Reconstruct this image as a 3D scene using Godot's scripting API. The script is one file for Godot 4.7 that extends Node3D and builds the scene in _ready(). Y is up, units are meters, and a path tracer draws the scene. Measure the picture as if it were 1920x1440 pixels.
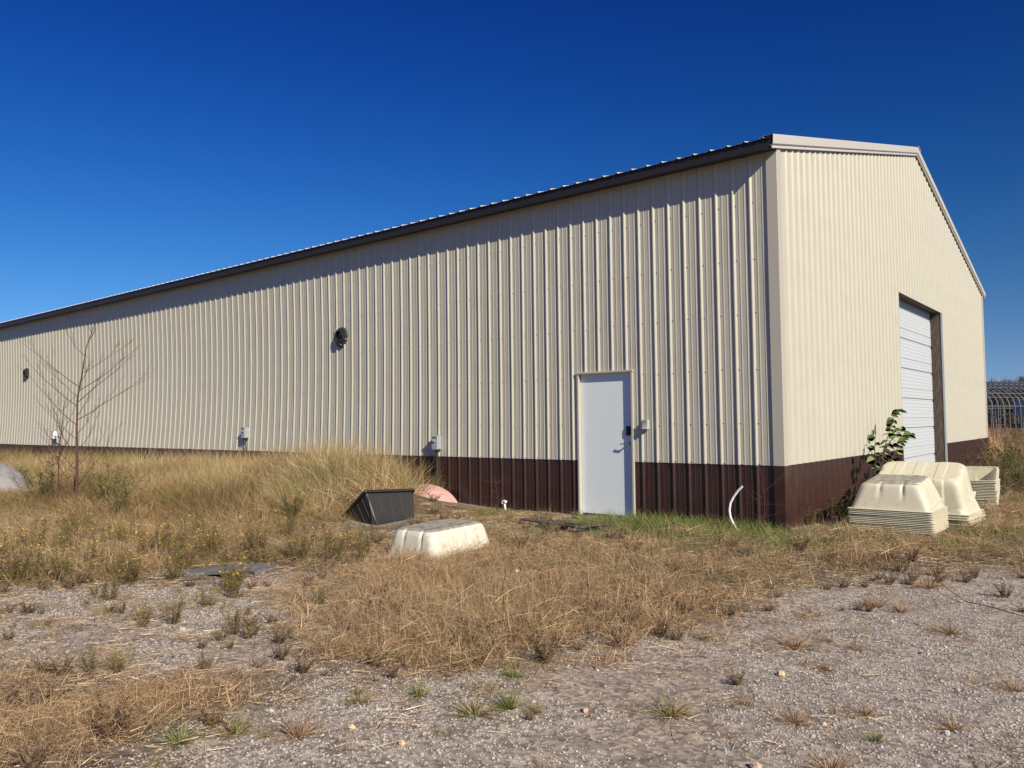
extends Node3D

# ---------------------------------------------------------------- constants
const PITCH := 0.2286          # rib spacing of the metal sheets
const SHEET := 0.9144          # width of one sheet
const HB := 0.86               # top of the brown wainscot
const EAVE := 4.845            # roof edge
const OVER := 0.235            # eave overhang
const SLOPE := 0.25
const WIDTH := 15.47           # gable width
const LONG := 41.148           # length of the long wall (45 sheets)
const DOOR_L := -2.985
const DOOR_R := -2.065
const DOOR_B := 0.08
const DOOR_T := 2.13
const BAY_N := -6.02           # roll door opening on the gable, near side
const BAY_F := -9.73
const BAY_T := 3.72

var rng := RandomNumberGenerator.new()
var n_soft := FastNoiseLite.new()
var n_fine := FastNoiseLite.new()
var n_patch := FastNoiseLite.new()
var used := {}
var M := {}

# ---------------------------------------------------------------- small helpers
func lin(r: float, g: float, b: float) -> Color:
	return Color(r, g, b).linear_to_srgb()

func mat(called: String, c: Color, rough := 0.6, metal := 0.0, spec := 0.5) -> StandardMaterial3D:
	var m := StandardMaterial3D.new()
	m.resource_name = called
	m.albedo_color = c
	m.roughness = rough
	m.metallic = metal
	m.metallic_specular = spec
	m.cull_mode = BaseMaterial3D.CULL_DISABLED
	M[called] = m
	return m

func numbered(called: String) -> String:
	if not used.has(called):
		used[called] = 0
		return called
	used[called] += 1
	return "%s_%03d" % [called, used[called]]

func tag(o: Node3D, label: String, category: String, group := "") -> Node3D:
	if label != "":
		o.set_meta("label", label)
	if category != "":
		o.set_meta("category", category)
	if group != "":
		o.set_meta("group", group)
	return o

func thing(called: String, label: String, category: String, at := Vector3.ZERO, group := "") -> Node3D:
	var o := Node3D.new()
	o.name = numbered(called)
	o.position = at
	add_child(o)
	tag(o, label, category, group)
	return o

func part(called: String, mesh: Mesh, material: Material, parent: Node3D, at := Vector3.ZERO) -> MeshInstance3D:
	var o := MeshInstance3D.new()
	o.name = called
	o.mesh = mesh
	o.material_override = material
	o.position = at
	parent.add_child(o, true)
	return o

func single(called: String, mesh: Mesh, material: Material, label: String, category: String, at := Vector3.ZERO, group := "") -> MeshInstance3D:
	var o := MeshInstance3D.new()
	o.name = numbered(called)
	o.mesh = mesh
	o.material_override = material
	o.position = at
	add_child(o)
	tag(o, label, category, group)
	return o

func dup(o: Node3D, called: String, label: String, group := "") -> Node3D:
	var c: Node3D = o.duplicate()
	c.name = numbered(called)
	add_child(c)
	c.set_meta("label", label)
	if group != "":
		c.set_meta("group", group)
	return c

func begin() -> SurfaceTool:
	var st := SurfaceTool.new()
	st.begin(Mesh.PRIMITIVE_TRIANGLES)
	return st

func tri(st: SurfaceTool, a: Vector3, b: Vector3, c: Vector3) -> void:
	var n := (c - a).cross(b - a).normalized()
	st.set_normal(n); st.add_vertex(a)
	st.set_normal(n); st.add_vertex(b)
	st.set_normal(n); st.add_vertex(c)

# a b c d run round the face so that (c - a) x (b - a) points outwards (clockwise seen from outside)
func quad(st: SurfaceTool, a: Vector3, b: Vector3, c: Vector3, d: Vector3) -> void:
	tri(st, a, b, c)
	tri(st, a, c, d)

# bevelled box
func box(st: SurfaceTool, c: Vector3, s: Vector3, basis := Basis.IDENTITY, bev := 0.004) -> void:
	var h := s * 0.5
	var b := minf(bev, minf(h.x, minf(h.y, h.z)) * 0.6)
	for ax in 3:
		for sg in [-1.0, 1.0]:
			var u := (ax + 1) % 3
			var v := (ax + 2) % 3
			var p: Array[Vector3] = []
			for q in [[-1, -1], [1, -1], [1, 1], [-1, 1]]:
				var w := Vector3.ZERO
				w[ax] = sg * h[ax]
				w[u] = q[0] * (h[u] - b)
				w[v] = q[1] * (h[v] - b)
				p.append(c + basis * w)
			if sg > 0:
				quad(st, p[0], p[3], p[2], p[1])
			else:
				quad(st, p[0], p[1], p[2], p[3])
	for ax in 3:                 # bevel strips along each edge
		var u := (ax + 1) % 3
		var v := (ax + 2) % 3
		for su in [-1.0, 1.0]:
			for sv in [-1.0, 1.0]:
				var p: Array[Vector3] = []
				for q in [[-1, 0], [1, 0], [1, 1], [-1, 1]]:
					var w := Vector3.ZERO
					w[ax] = q[0] * (h[ax] - b)
					w[u] = su * (h[u] if q[1] == 0 else h[u] - b)
					w[v] = sv * (h[v] - b if q[1] == 0 else h[v])
					p.append(c + basis * w)
				if su * sv > 0:
					quad(st, p[0], p[3], p[2], p[1])
				else:
					quad(st, p[0], p[1], p[2], p[3])

func box_mesh(s: Vector3, bev := 0.004, basis := Basis.IDENTITY, c := Vector3.ZERO) -> ArrayMesh:
	var st := begin()
	box(st, c, s, basis, bev)
	return st.commit()

# tube along a list of points with a radius for each
func tube(st: SurfaceTool, pts: Array, rad: Array, sides := 6, caps := true) -> void:
	var prev: Array[Vector3] = []
	var prev_n: Array[Vector3] = []
	var ref := Vector3(0.3, 0.9, 0.31).normalized()
	for i in pts.size():
		var t: Vector3
		if i == 0:
			t = pts[1] - pts[0]
		elif i == pts.size() - 1:
			t = pts[i] - pts[i - 1]
		else:
			t = pts[i + 1] - pts[i - 1]
		t = t.normalized()
		if absf(t.dot(ref)) > 0.93:
			ref = Vector3(0.9, 0.1, 0.4).normalized()
		var u := t.cross(ref).normalized()
		var v := t.cross(u).normalized()
		ref = v.cross(t).cross(Vector3.ZERO) + ref
		var ring: Array[Vector3] = []
		var ring_n: Array[Vector3] = []
		for k in sides:
			var a := TAU * k / sides
			var n := u * cos(a) + v * sin(a)
			ring_n.append(n)
			ring.append(pts[i] + n * rad[i])
		if i > 0:
			for k in sides:
				var k2 := (k + 1) % sides
				for q in [[0, k], [1, k], [1, k2], [0, k], [1, k2], [0, k2]]:
					st.set_normal(ring_n[q[1]] if q[0] == 1 else prev_n[q[1]])
					st.add_vertex(ring[q[1]] if q[0] == 1 else prev[q[1]])
		if caps and (i == 0 or i == pts.size() - 1):
			for k in range(1, sides - 1):
				tri(st, ring[0], ring[k], ring[k + 1])
		prev = ring
		prev_n = ring_n

# extrude an open or closed profile of Vector2 (along A, along B) from P to Q
func extrude(st: SurfaceTool, prof: Array, P: Vector3, Q: Vector3, A: Vector3, B: Vector3, A2 := Vector3.ZERO, B2 := Vector3.ZERO) -> void:
	for i in prof.size() - 1:
		var a: Vector3 = P + A * prof[i].x + B * prof[i].y
		var b: Vector3 = P + A * prof[i + 1].x + B * prof[i + 1].y
		var c: Vector3 = Q + A * prof[i + 1].x + B * prof[i + 1].y
		var d: Vector3 = Q + A * prof[i].x + B * prof[i].y
		quad(st, a, b, c, d)

# ---------------------------------------------------------------- textures
func noise_img(size: int, freq: float, seed_: int, type := FastNoiseLite.TYPE_SIMPLEX_SMOOTH, oct := 4, cell_ret := 1) -> Image:
	var n := FastNoiseLite.new()
	n.seed = seed_
	n.noise_type = type
	n.frequency = freq
	n.fractal_octaves = oct
	if type == FastNoiseLite.TYPE_CELLULAR:
		n.cellular_return_type = cell_ret
		n.fractal_type = FastNoiseLite.FRACTAL_NONE
	return n.get_seamless_image(size, size)

func ramp_tex(im: Image, stops: Array) -> ImageTexture:
	var g := Gradient.new()
	g.offsets = PackedFloat32Array()
	g.colors = PackedColorArray()
	var offs := PackedFloat32Array()
	var cols := PackedColorArray()
	for s in stops:
		offs.append(s[0]); cols.append(s[1])
	g.offsets = offs
	g.colors = cols
	var lut: Array[Color] = []
	for i in 256:
		lut.append(g.sample(i / 255.0))
	var out := Image.create(im.get_width(), im.get_height(), false, Image.FORMAT_RGB8)
	for y in im.get_height():
		for x in im.get_width():
			out.set_pixel(x, y, lut[int(im.get_pixel(x, y).r * 255.0)])
	return ImageTexture.create_from_image(out)

func normal_tex(im: Image, scale: float) -> ImageTexture:
	var c: Image = im.duplicate()
	c.convert(Image.FORMAT_RGB8)
	c.bump_map_to_normal_map(scale)
	return ImageTexture.create_from_image(c)

func triplanar(m: StandardMaterial3D, s: float, world := true) -> void:
	m.uv1_triplanar = true
	m.uv1_world_triplanar = world
	m.uv1_scale = Vector3(s, s, s)

# ---------------------------------------------------------------- terrain
func gh(x: float, z: float) -> float:
	var h := lerpf(-0.03, 0.07, smoothstep(5.0, 0.8, z))
	h += 0.42 * exp(-pow((x + 7.0) / 1.55, 2.0) - pow((z - 0.9) / 0.85, 2.0))
	h += 0.16 * smoothstep(-6.0, -9.5, x) * exp(-pow((z - 1.6) / 1.7, 2.0))
	h += 0.20 * smoothstep(-6.5, -8.5, x) * exp(-pow((z - 0.6) / 0.9, 2.0))
	h += 0.10 * smoothstep(-6.0, -14.0, z) * smoothstep(0.0, 1.5, x)
	var far := smoothstep(60.0, 14.0, Vector2(x, z).length())
	h += far * (0.022 * n_soft.get_noise_2d(x * 40.0, z * 40.0) + 0.0025 * n_fine.get_noise_2d(x * 260.0, z * 260.0))
	return h

func on_ground(x: float, z: float, up := 0.0) -> Vector3:
	return Vector3(x, gh(x, z) + up, z)

# compacted, silty ground between the loose stones: 0 stony .. 1 dusty
func silt(x: float, z: float) -> float:
	var p := n_patch.get_noise_2d(x * 45.0 + 90.0, z * 45.0) * 1.5 + 0.5 * n_patch.get_noise_2d(x * 140.0, z * 140.0 + 70.0)
	p += 0.75 * exp(-pow((x - 1.25) / 0.55, 2.0) - pow((z - 5.35) / 0.75, 2.0)) + 0.5 * exp(-pow((x - 2.65) / 0.35, 2.0) - pow((z - 5.0) / 0.3, 2.0))
	return smoothstep(-0.05, 0.55, p)

# outlines on the ground (x, z) of the grown areas
var area_mid := PackedVector2Array([Vector2(8, -0.6), Vector2(4.2, 0.6), Vector2(2.53, 1.18), Vector2(2.07, 1.37), Vector2(1.53, 1.9), Vector2(1.12, 2.76), Vector2(0.94, 4.1), Vector2(0.75, 4.78), Vector2(0.52, 5.2), Vector2(0.42, 5.67), Vector2(0.42, 6.1), Vector2(0.11, 6.3), Vector2(-0.38, 6.37), Vector2(-0.85, 6.3), Vector2(-1.2, 5.8), Vector2(-1.9, 5.1), Vector2(-2.6, 4.6), Vector2(-3.4, 4.3), Vector2(-4.6, 2.6), Vector2(-5.2, 0.1), Vector2(0.05, 0.1), Vector2(0.05, -24), Vector2(8, -24)])
var area_low := PackedVector2Array([Vector2(-1.75, 7.7), Vector2(-1.31, 7.33), Vector2(-1.13, 6.98), Vector2(-0.75, 6.62), Vector2(-0.3, 6.6), Vector2(-0.1, 6.95), Vector2(-0.3, 7.35), Vector2(-0.14, 7.7), Vector2(-0.05, 7.95), Vector2(-0.4, 8.4), Vector2(-1.6, 9.2), Vector2(-2.6, 8.4)])
var area_straw := PackedVector2Array([Vector2(-5.0, 0.12), Vector2(-4.75, 1.2), Vector2(-5.5, 2.4), Vector2(-6.3, 3.6), Vector2(-8, 4.2), Vector2(-12, 4.6), Vector2(-18, 4.8), Vector2(-36, 4.5), Vector2(-36, 0.12)])
var area_olive := PackedVector2Array([Vector2(-4.4, 2.2), Vector2(-3.2, 4.3), Vector2(-3.15, 4.75), Vector2(-3.6, 5.6), Vector2(-4.3, 6.3), Vector2(-5.2, 7.1), Vector2(-9, 7.6), Vector2(-20, 8), Vector2(-36, 8), Vector2(-36, 4), Vector2(-12, 4.2), Vector2(-8, 3.9), Vector2(-5.6, 2.6)])

func inside(area: PackedVector2Array, x: float, z: float) -> bool:
	var w := 0.5
	return Geometry2D.is_point_in_polygon(Vector2(x + w * n_patch.get_noise_2d(x * 60.0, z * 60.0), z + w * n_patch.get_noise_2d(x * 60.0 + 500.0, z * 60.0)), area)

func grown(x: float, z: float) -> bool:
	return inside(area_mid, x, z) or inside(area_low, x, z) or inside(area_straw, x, z) or inside(area_olive, x, z)

# ---------------------------------------------------------------- corrugated sheet
const PROF := [[-0.0264, 0.0], [-0.0055, 0.0190], [0.0055, 0.0190], [0.0264, 0.0], [0.0640, 0.0], [0.0720, 0.0036], [0.0804, 0.0036], [0.0884, 0.0], [0.1402, 0.0], [0.1482, 0.0036], [0.1566, 0.0036], [0.1646, 0.0]]

func rib_height(s: float, rib0: float) -> float:
	var t := fposmod(s - rib0 + 0.0264, PITCH) - 0.0264
	var last := [-0.0264, 0.0]
	for q in PROF:
		if t <= q[0]:
			return last[1] if q[0] == last[0] else lerpf(last[1], q[1], (t - last[0]) / (q[0] - last[0]))
		last = q
	return 0.0

func breaks(s0: float, s1: float, rib0: float) -> Array:
	var out := [s0]
	var k := int(floor((s0 - rib0) / PITCH)) - 1
	while true:
		var c := rib0 + PITCH * k
		if c - 0.03 > s1:
			break
		for q in PROF:
			var s: float = c + q[0]
			if s > s0 + 0.0005 and s < s1 - 0.0005:
				out.append(s)
		k += 1
	out.append(s1)
	return out

# how far the old wall sheets have bowed in between base and eave
func bow(x: float, y: float) -> float:
	var a := 0.0
	for q in [[-5.5, 0.010, 2.5], [-9.5, 0.035, 2.5], [-13.0, 0.06, 3.0], [-18.0, 0.085, 3.6], [-26.0, 0.06, 5.0], [-35.0, 0.05, 5.0]]:
		a += q[1] * exp(-pow((x - q[0]) / q[2], 2.0))
	var t := clampf((y - 0.75) / 4.0, 0.0, 1.0)
	var w := sin(PI * pow(t, 0.85))
	return -a * w + 0.0034 * smoothstep(HB, HB + 0.5, y) * n_fine.get_noise_2d(x * 90.0, y * 50.0)

# sheet in the plane O + s U + y up, standing out along N; top edge y = ta + tb * s
func sheet(st: SurfaceTool, O: Vector3, U: Vector3, N: Vector3, s0: float, s1: float, y0: float, ta: float, tb: float, rib0: float, segs: int, bowed: bool) -> void:
	var ss := breaks(s0, s1, rib0)
	var cols := []
	for s in ss:
		var h := rib_height(s, rib0)
		var y1: float = ta + tb * s
		var col: Array[Vector3] = []
		for k in segs + 1:
			var y := lerpf(y0, y1, float(k) / segs)
			var d := h
			if bowed:
				d += bow((O + U * s).x, y)
			col.append(O + U * s + Vector3.UP * y + N * d)
		cols.append(col)
	for i in cols.size() - 1:
		for k in segs:
			quad(st, cols[i][k], cols[i][k + 1], cols[i + 1][k + 1], cols[i + 1][k])

func roof_y(z: float) -> float:
	return EAVE + SLOPE * (OVER - z) if z > -WIDTH * 0.5 else EAVE + SLOPE * (OVER + WIDTH + z)

# ---------------------------------------------------------------- rounded rectangle lofts (tubs)
# a loop of points round a rectangle 2*hx by 2*hz with corner radius r; fade is the depth of the flutes
func rr_loop(hx: float, hz: float, r: float, y: float, fade := 0.0, banded := false) -> PackedVector3Array:
	var out := PackedVector3Array()
	var per := 72 if banded else 30
	for side in 4:
		var ang := [0.0, PI * 0.5, PI, PI * 1.5][side] as float     # outward normal: +z, +x, -z, -x
		var n := Vector3(sin(ang), 0, cos(ang))
		var t := Vector3(cos(ang), 0, -sin(ang))
		var half: float = hx if side % 2 == 0 else hz
		var dist: float = hz if side % 2 == 0 else hx
		for k in per + 1:
			var f := -1.0 + 2.0 * k / per
			var p := n * dist + t * f * (half - r)
			if fade > 0.0:
				p -= n * fade * (tub_band(side, f * (half - r)) if banded else tub_groove(side, f * (half - r)))
			out.append(p + Vector3.UP * y)
		for k in range(1, 6):
			var a := ang + PI * 0.5 * k / 6.0
			var c := n * (dist - r) + t * (half - r)
			out.append(c + Vector3(sin(a), 0, cos(a)) * r + Vector3.UP * y)
	return out

func loft(st: SurfaceTool, loops: Array, cap_last: bool, cap_first := false) -> void:
	st.set_smooth_group(0)
	for i in loops.size() - 1:
		var a: PackedVector3Array = loops[i]
		var b: PackedVector3Array = loops[i + 1]
		for k in a.size():
			var k2 := (k + 1) % a.size()
			for v in [a[k], b[k], b[k2], a[k], b[k2], a[k2]]:
				st.add_vertex(v)
	for which in [[cap_last, loops.size() - 1], [cap_first, 0]]:
		if which[0]:
			var l: PackedVector3Array = loops[which[1]]
			var c := Vector3.ZERO
			for p in l:
				c += p
			c /= l.size()
			for k in l.size():
				for v in [l[k], c, l[(k + 1) % l.size()]]:
					st.add_vertex(v)

func soft(st: SurfaceTool) -> ArrayMesh:
	st.generate_normals()
	return st.commit()

# three raised bands down the long sides, two down the short ones
func tub_band(side: int, s: float) -> float:
	var out := 0.0
	var at: Array = [-0.27, -0.02, 0.24] if side % 2 == 0 else [-0.15, 0.13]
	for c in at:
		out = maxf(out, clampf((0.062 - absf(s - c)) / 0.012, 0.0, 1.0))
	return -out

func tub_groove(side: int, s: float) -> float:
	var out := 0.0
	var at: Array = [-0.11, 0.14] if side % 2 == 0 else [-0.12, 0.10]
	for c in at:
		var d := absf(s - c)
		out = maxf(out, clampf(1.0 - d / 0.026, 0.0, 1.0))
	return out

# ---------------------------------------------------------------- plants
func blade(st: SurfaceTool, root: Vector3, dir: Vector3, len: float, w: float, droop: float, c: Color, segs := 3) -> void:
	var side := dir.cross(Vector3.UP)
	if side.length() < 0.05:
		side = Vector3.RIGHT
	side = side.normalized().rotated(dir.normalized(), rng.randf() * PI)
	var p := root
	var d := dir.normalized()
	var prev_a := p - side * w * 0.5
	var prev_b := p + side * w * 0.5
	var n := d.cross(side).normalized()
	for k in segs:
		d = (d + Vector3.DOWN * droop / segs + Vector3(rng.randf_range(-0.1, 0.1), 0, rng.randf_range(-0.1, 0.1))).normalized()
		p += d * len / segs
		var ww := w * (1.0 - float(k + 1) / segs) * 0.5
		var a := p - side * ww
		var b := p + side * ww
		n = d.cross(side).normalized()
		var quads := [prev_a, prev_b, b] if k == segs - 1 else [prev_a, prev_b, b, prev_a, b, a]
		for v in quads:
			st.set_color(c)
			st.set_normal(n)
			st.add_vertex(v)
		prev_a = a
		prev_b = b

func pick(cols: Array, spread := 0.25) -> Color:
	var c: Color = cols[rng.randi() % cols.size()]
	var k := rng.randf_range(1.0 - spread, 1.0 + spread)
	return Color(c.r * k, c.g * k, c.b * k)

func straw_patch(radius: float, count: int) -> ArrayMesh:
	var st := begin()
	var cols := [Color(0.50, 0.365, 0.185), Color(0.58, 0.44, 0.24), Color(0.38, 0.25, 0.12), Color(0.68, 0.54, 0.33), Color(0.30, 0.19, 0.09), Color(0.24, 0.195, 0.085)]
	for i in count:
		var a := rng.randf() * TAU
		var r := radius * sqrt(rng.randf())
		var lean := Vector3(rng.randfn(0.25, 0.5), 1.0, rng.randfn(-0.05, 0.5))
		var c := pick(cols)
		var l := rng.randf_range(0.20, 0.70)
		if rng.randf() < 0.45:
			l *= 0.55
			lean += Vector3(rng.randfn(0.0, 0.7), -0.3, rng.randfn(0.0, 0.7))
		blade(st, Vector3(cos(a) * r, -0.02, sin(a) * r), lean, l, rng.randf_range(0.0035, 0.0075), rng.randf_range(0.3, 1.2), c, 4)
	return st.commit()

func wiry_patch(radius: float, count: int, hmin: float, hmax: float, cols: Array, flat := 0.6, wmin := 0.0022, wmax := 0.0042) -> ArrayMesh:
	var st := begin()
	for i in count:
		var a := rng.randf() * TAU
		var r := radius * sqrt(rng.randf())
		var lean := Vector3(rng.randfn(0.0, flat), 1.0, rng.randfn(0.0, flat))
		var c := pick(cols)
		var root := Vector3(cos(a) * r, -0.01, sin(a) * r)
		if rng.randf() < 0.3:
			root.y += rng.randf_range(0.0, hmax * 0.4)
			lean.y = rng.randf_range(-0.2, 0.5)
		var wide := 1.9 if rng.randf() < 0.12 else 1.0
		blade(st, root, lean, rng.randf_range(hmin, hmax) * (1.35 if rng.randf() < 0.08 else 1.0), rng.randf_range(wmin, wmax) * wide, rng.randf_range(0.0, 0.9), c, 3)
	return st.commit()

# stems that have fallen over and lie on the ground
func litter_patch(radius: float, count: int) -> ArrayMesh:
	var st := begin()
	var cols := [Color(0.42, 0.29, 0.16), Color(0.55, 0.42, 0.26), Color(0.30, 0.195, 0.11), Color(0.20, 0.13, 0.08), Color(0.64, 0.52, 0.35)]
	for i in count:
		var a := rng.randf() * TAU
		var r := radius * sqrt(rng.randf())
		var b := rng.randf() * TAU
		blade(st, Vector3(cos(a) * r, rng.randf_range(0.004, 0.03), sin(a) * r), Vector3(cos(b), rng.randf_range(-0.02, 0.10), sin(b)), rng.randf_range(0.05, 0.24), rng.randf_range(0.002, 0.0055), 0.12, pick(cols), 2)
	return st.commit()

# one tuft: blades that all leave one root
func tuft_mesh(size: float, count: int, cols: Array, spread: float, w: float) -> ArrayMesh:
	var st := begin()
	for i in count:
		var a := rng.randf() * TAU
		var e := rng.randf_range(0.15, 1.0) * spread
		var d := Vector3(cos(a) * e, 1.0 - 0.75 * e, sin(a) * e)
		var root := Vector3(cos(a), 0, sin(a)) * size * 0.12 * rng.randf()
		blade(st, root + Vector3(0, -0.006, 0), d, size * rng.randf_range(0.45, 1.25), w * rng.randf_range(0.7, 1.3), rng.randf_range(-0.1, 0.5), pick(cols), 3)
	return st.commit()

func scatter(called: String, mesh: Mesh, material: Material, places: Array, tints: Array, label: String, category: String) -> MultiMeshInstance3D:
	var mm := MultiMesh.new()
	mm.transform_format = MultiMesh.TRANSFORM_3D
	mm.use_colors = true
	mm.mesh = mesh
	mm.instance_count = places.size()
	for i in places.size():
		mm.set_instance_transform(i, places[i])
		mm.set_instance_color(i, tints[i])
	var o := MultiMeshInstance3D.new()
	o.name = numbered(called)
	o.multimesh = mm
	o.material_override = material
	add_child(o)
	o.set_meta("kind", "stuff")
	tag(o, label, category)
	return o

func place(x: float, z: float, s: float, sy := 1.0, up := 0.0) -> Transform3D:
	var b := Basis(Vector3.UP, rng.randf() * TAU).scaled(Vector3(s, s * sy, s))
	return Transform3D(b, on_ground(x, z, up))

func tint(lo := 0.75, hi := 1.2, warm := 0.08) -> Color:
	var k := rng.randf_range(lo, hi)
	return Color(k * (1.0 + rng.randf_range(-warm, warm)), k, k * (1.0 + rng.randf_range(-warm, warm)))

# ---------------------------------------------------------------- scene
func _ready() -> void:
	rng.seed = 20251
	n_soft.seed = 4; n_soft.frequency = 0.01; n_soft.fractal_octaves = 3
	n_fine.seed = 9; n_fine.frequency = 0.01; n_fine.fractal_octaves = 3
	n_patch.seed = 17; n_patch.frequency = 0.01; n_patch.fractal_octaves = 4
	setup_view()
	make_materials()
	build_ground()
	build_barn()
	build_wall_fittings()
	build_tubs()
	build_yard_things()
	build_sapling()
	build_shrub()
	build_greenhouse()
	build_far_trees()
	build_gravel()
	build_grass()
	build_weeds()
	build_tufts()
	build_stones()

func setup_view() -> void:
	var cam := Camera3D.new()
	cam.name = "camera"
	cam.fov = 52.452
	cam.near = 0.05
	cam.far = 3000.0
	cam.transform = Transform3D(Basis(Vector3(0.775273, -0.010183, -0.631545), Vector3(0.038342, 0.998785, 0.030964), Vector3(0.630462, -0.048220, 0.774721)), Vector3(3.4347, 1.4290, 9.4058))
	add_child(cam)
	cam.current = true

	var sun_dir := Vector3(2.62, 1.82, 1.0).normalized()      # towards the sun, read from the eave shadow
	var sky_img := Image.create(512, 256, false, Image.FORMAT_RGBF)
	for j in 256:
		var el := PI * 0.5 - PI * (j + 0.5) / 256.0
		for i in 512:
			var a := (i + 0.5) / 512.0 * TAU
			var d := Vector3(sin(a) * cos(el), sin(el), -cos(a) * cos(el))
			var y := maxf(d.y, 0.0)
			var cg := d.dot(sun_dir)
			# Rayleigh scattering: darkest at a right angle to the sun, paler towards the horizon
			var ray := 0.295 + 0.705 * cg * cg
			var low := exp(-y * 15.6)
			var r := (0.0050 + 0.4476 * exp(-y * 10.12)) * ray + 0.098 * low
			var g := (0.0227 + 0.8422 * exp(-y * 5.20)) * ray + 0.032 * low
			var b := (0.1300 + 1.1591 * exp(-y * 2.04)) * ray + 0.022 * low
			var glow := 0.15 * pow(maxf(cg, 0.0), 24.0)
			if d.y < 0.0:
				var k := smoothstep(0.0, -0.06, d.y)
				r = lerpf(r, 0.15, k); g = lerpf(g, 0.12, k); b = lerpf(b, 0.085, k)
			sky_img.set_pixel(i, j, Color(r + glow, g + glow, b + glow))
	var pano := PanoramaSkyMaterial.new()
	pano.panorama = ImageTexture.create_from_image(sky_img)
	var sky := Sky.new()
	sky.sky_material = pano
	var env := Environment.new()
	env.background_mode = Environment.BG_SKY
	env.sky = sky
	env.tonemap_mode = Environment.TONE_MAPPER_LINEAR
	env.tonemap_exposure = 1.15
	env.sdfgi_enabled = true
	env.ssao_enabled = true
	env.ssil_enabled = true
	var we := WorldEnvironment.new()
	we.name = "world_environment"
	we.environment = env
	add_child(we)

	var sun := DirectionalLight3D.new()
	sun.name = "sun"
	sun.light_energy = 1.6
	sun.light_color = Color(1.0, 0.955, 0.86)
	sun.light_angular_distance = 0.53
	sun.shadow_enabled = true
	sun.look_at_from_position(Vector3.ZERO, -sun_dir, Vector3.UP)
	add_child(sun)

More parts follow.
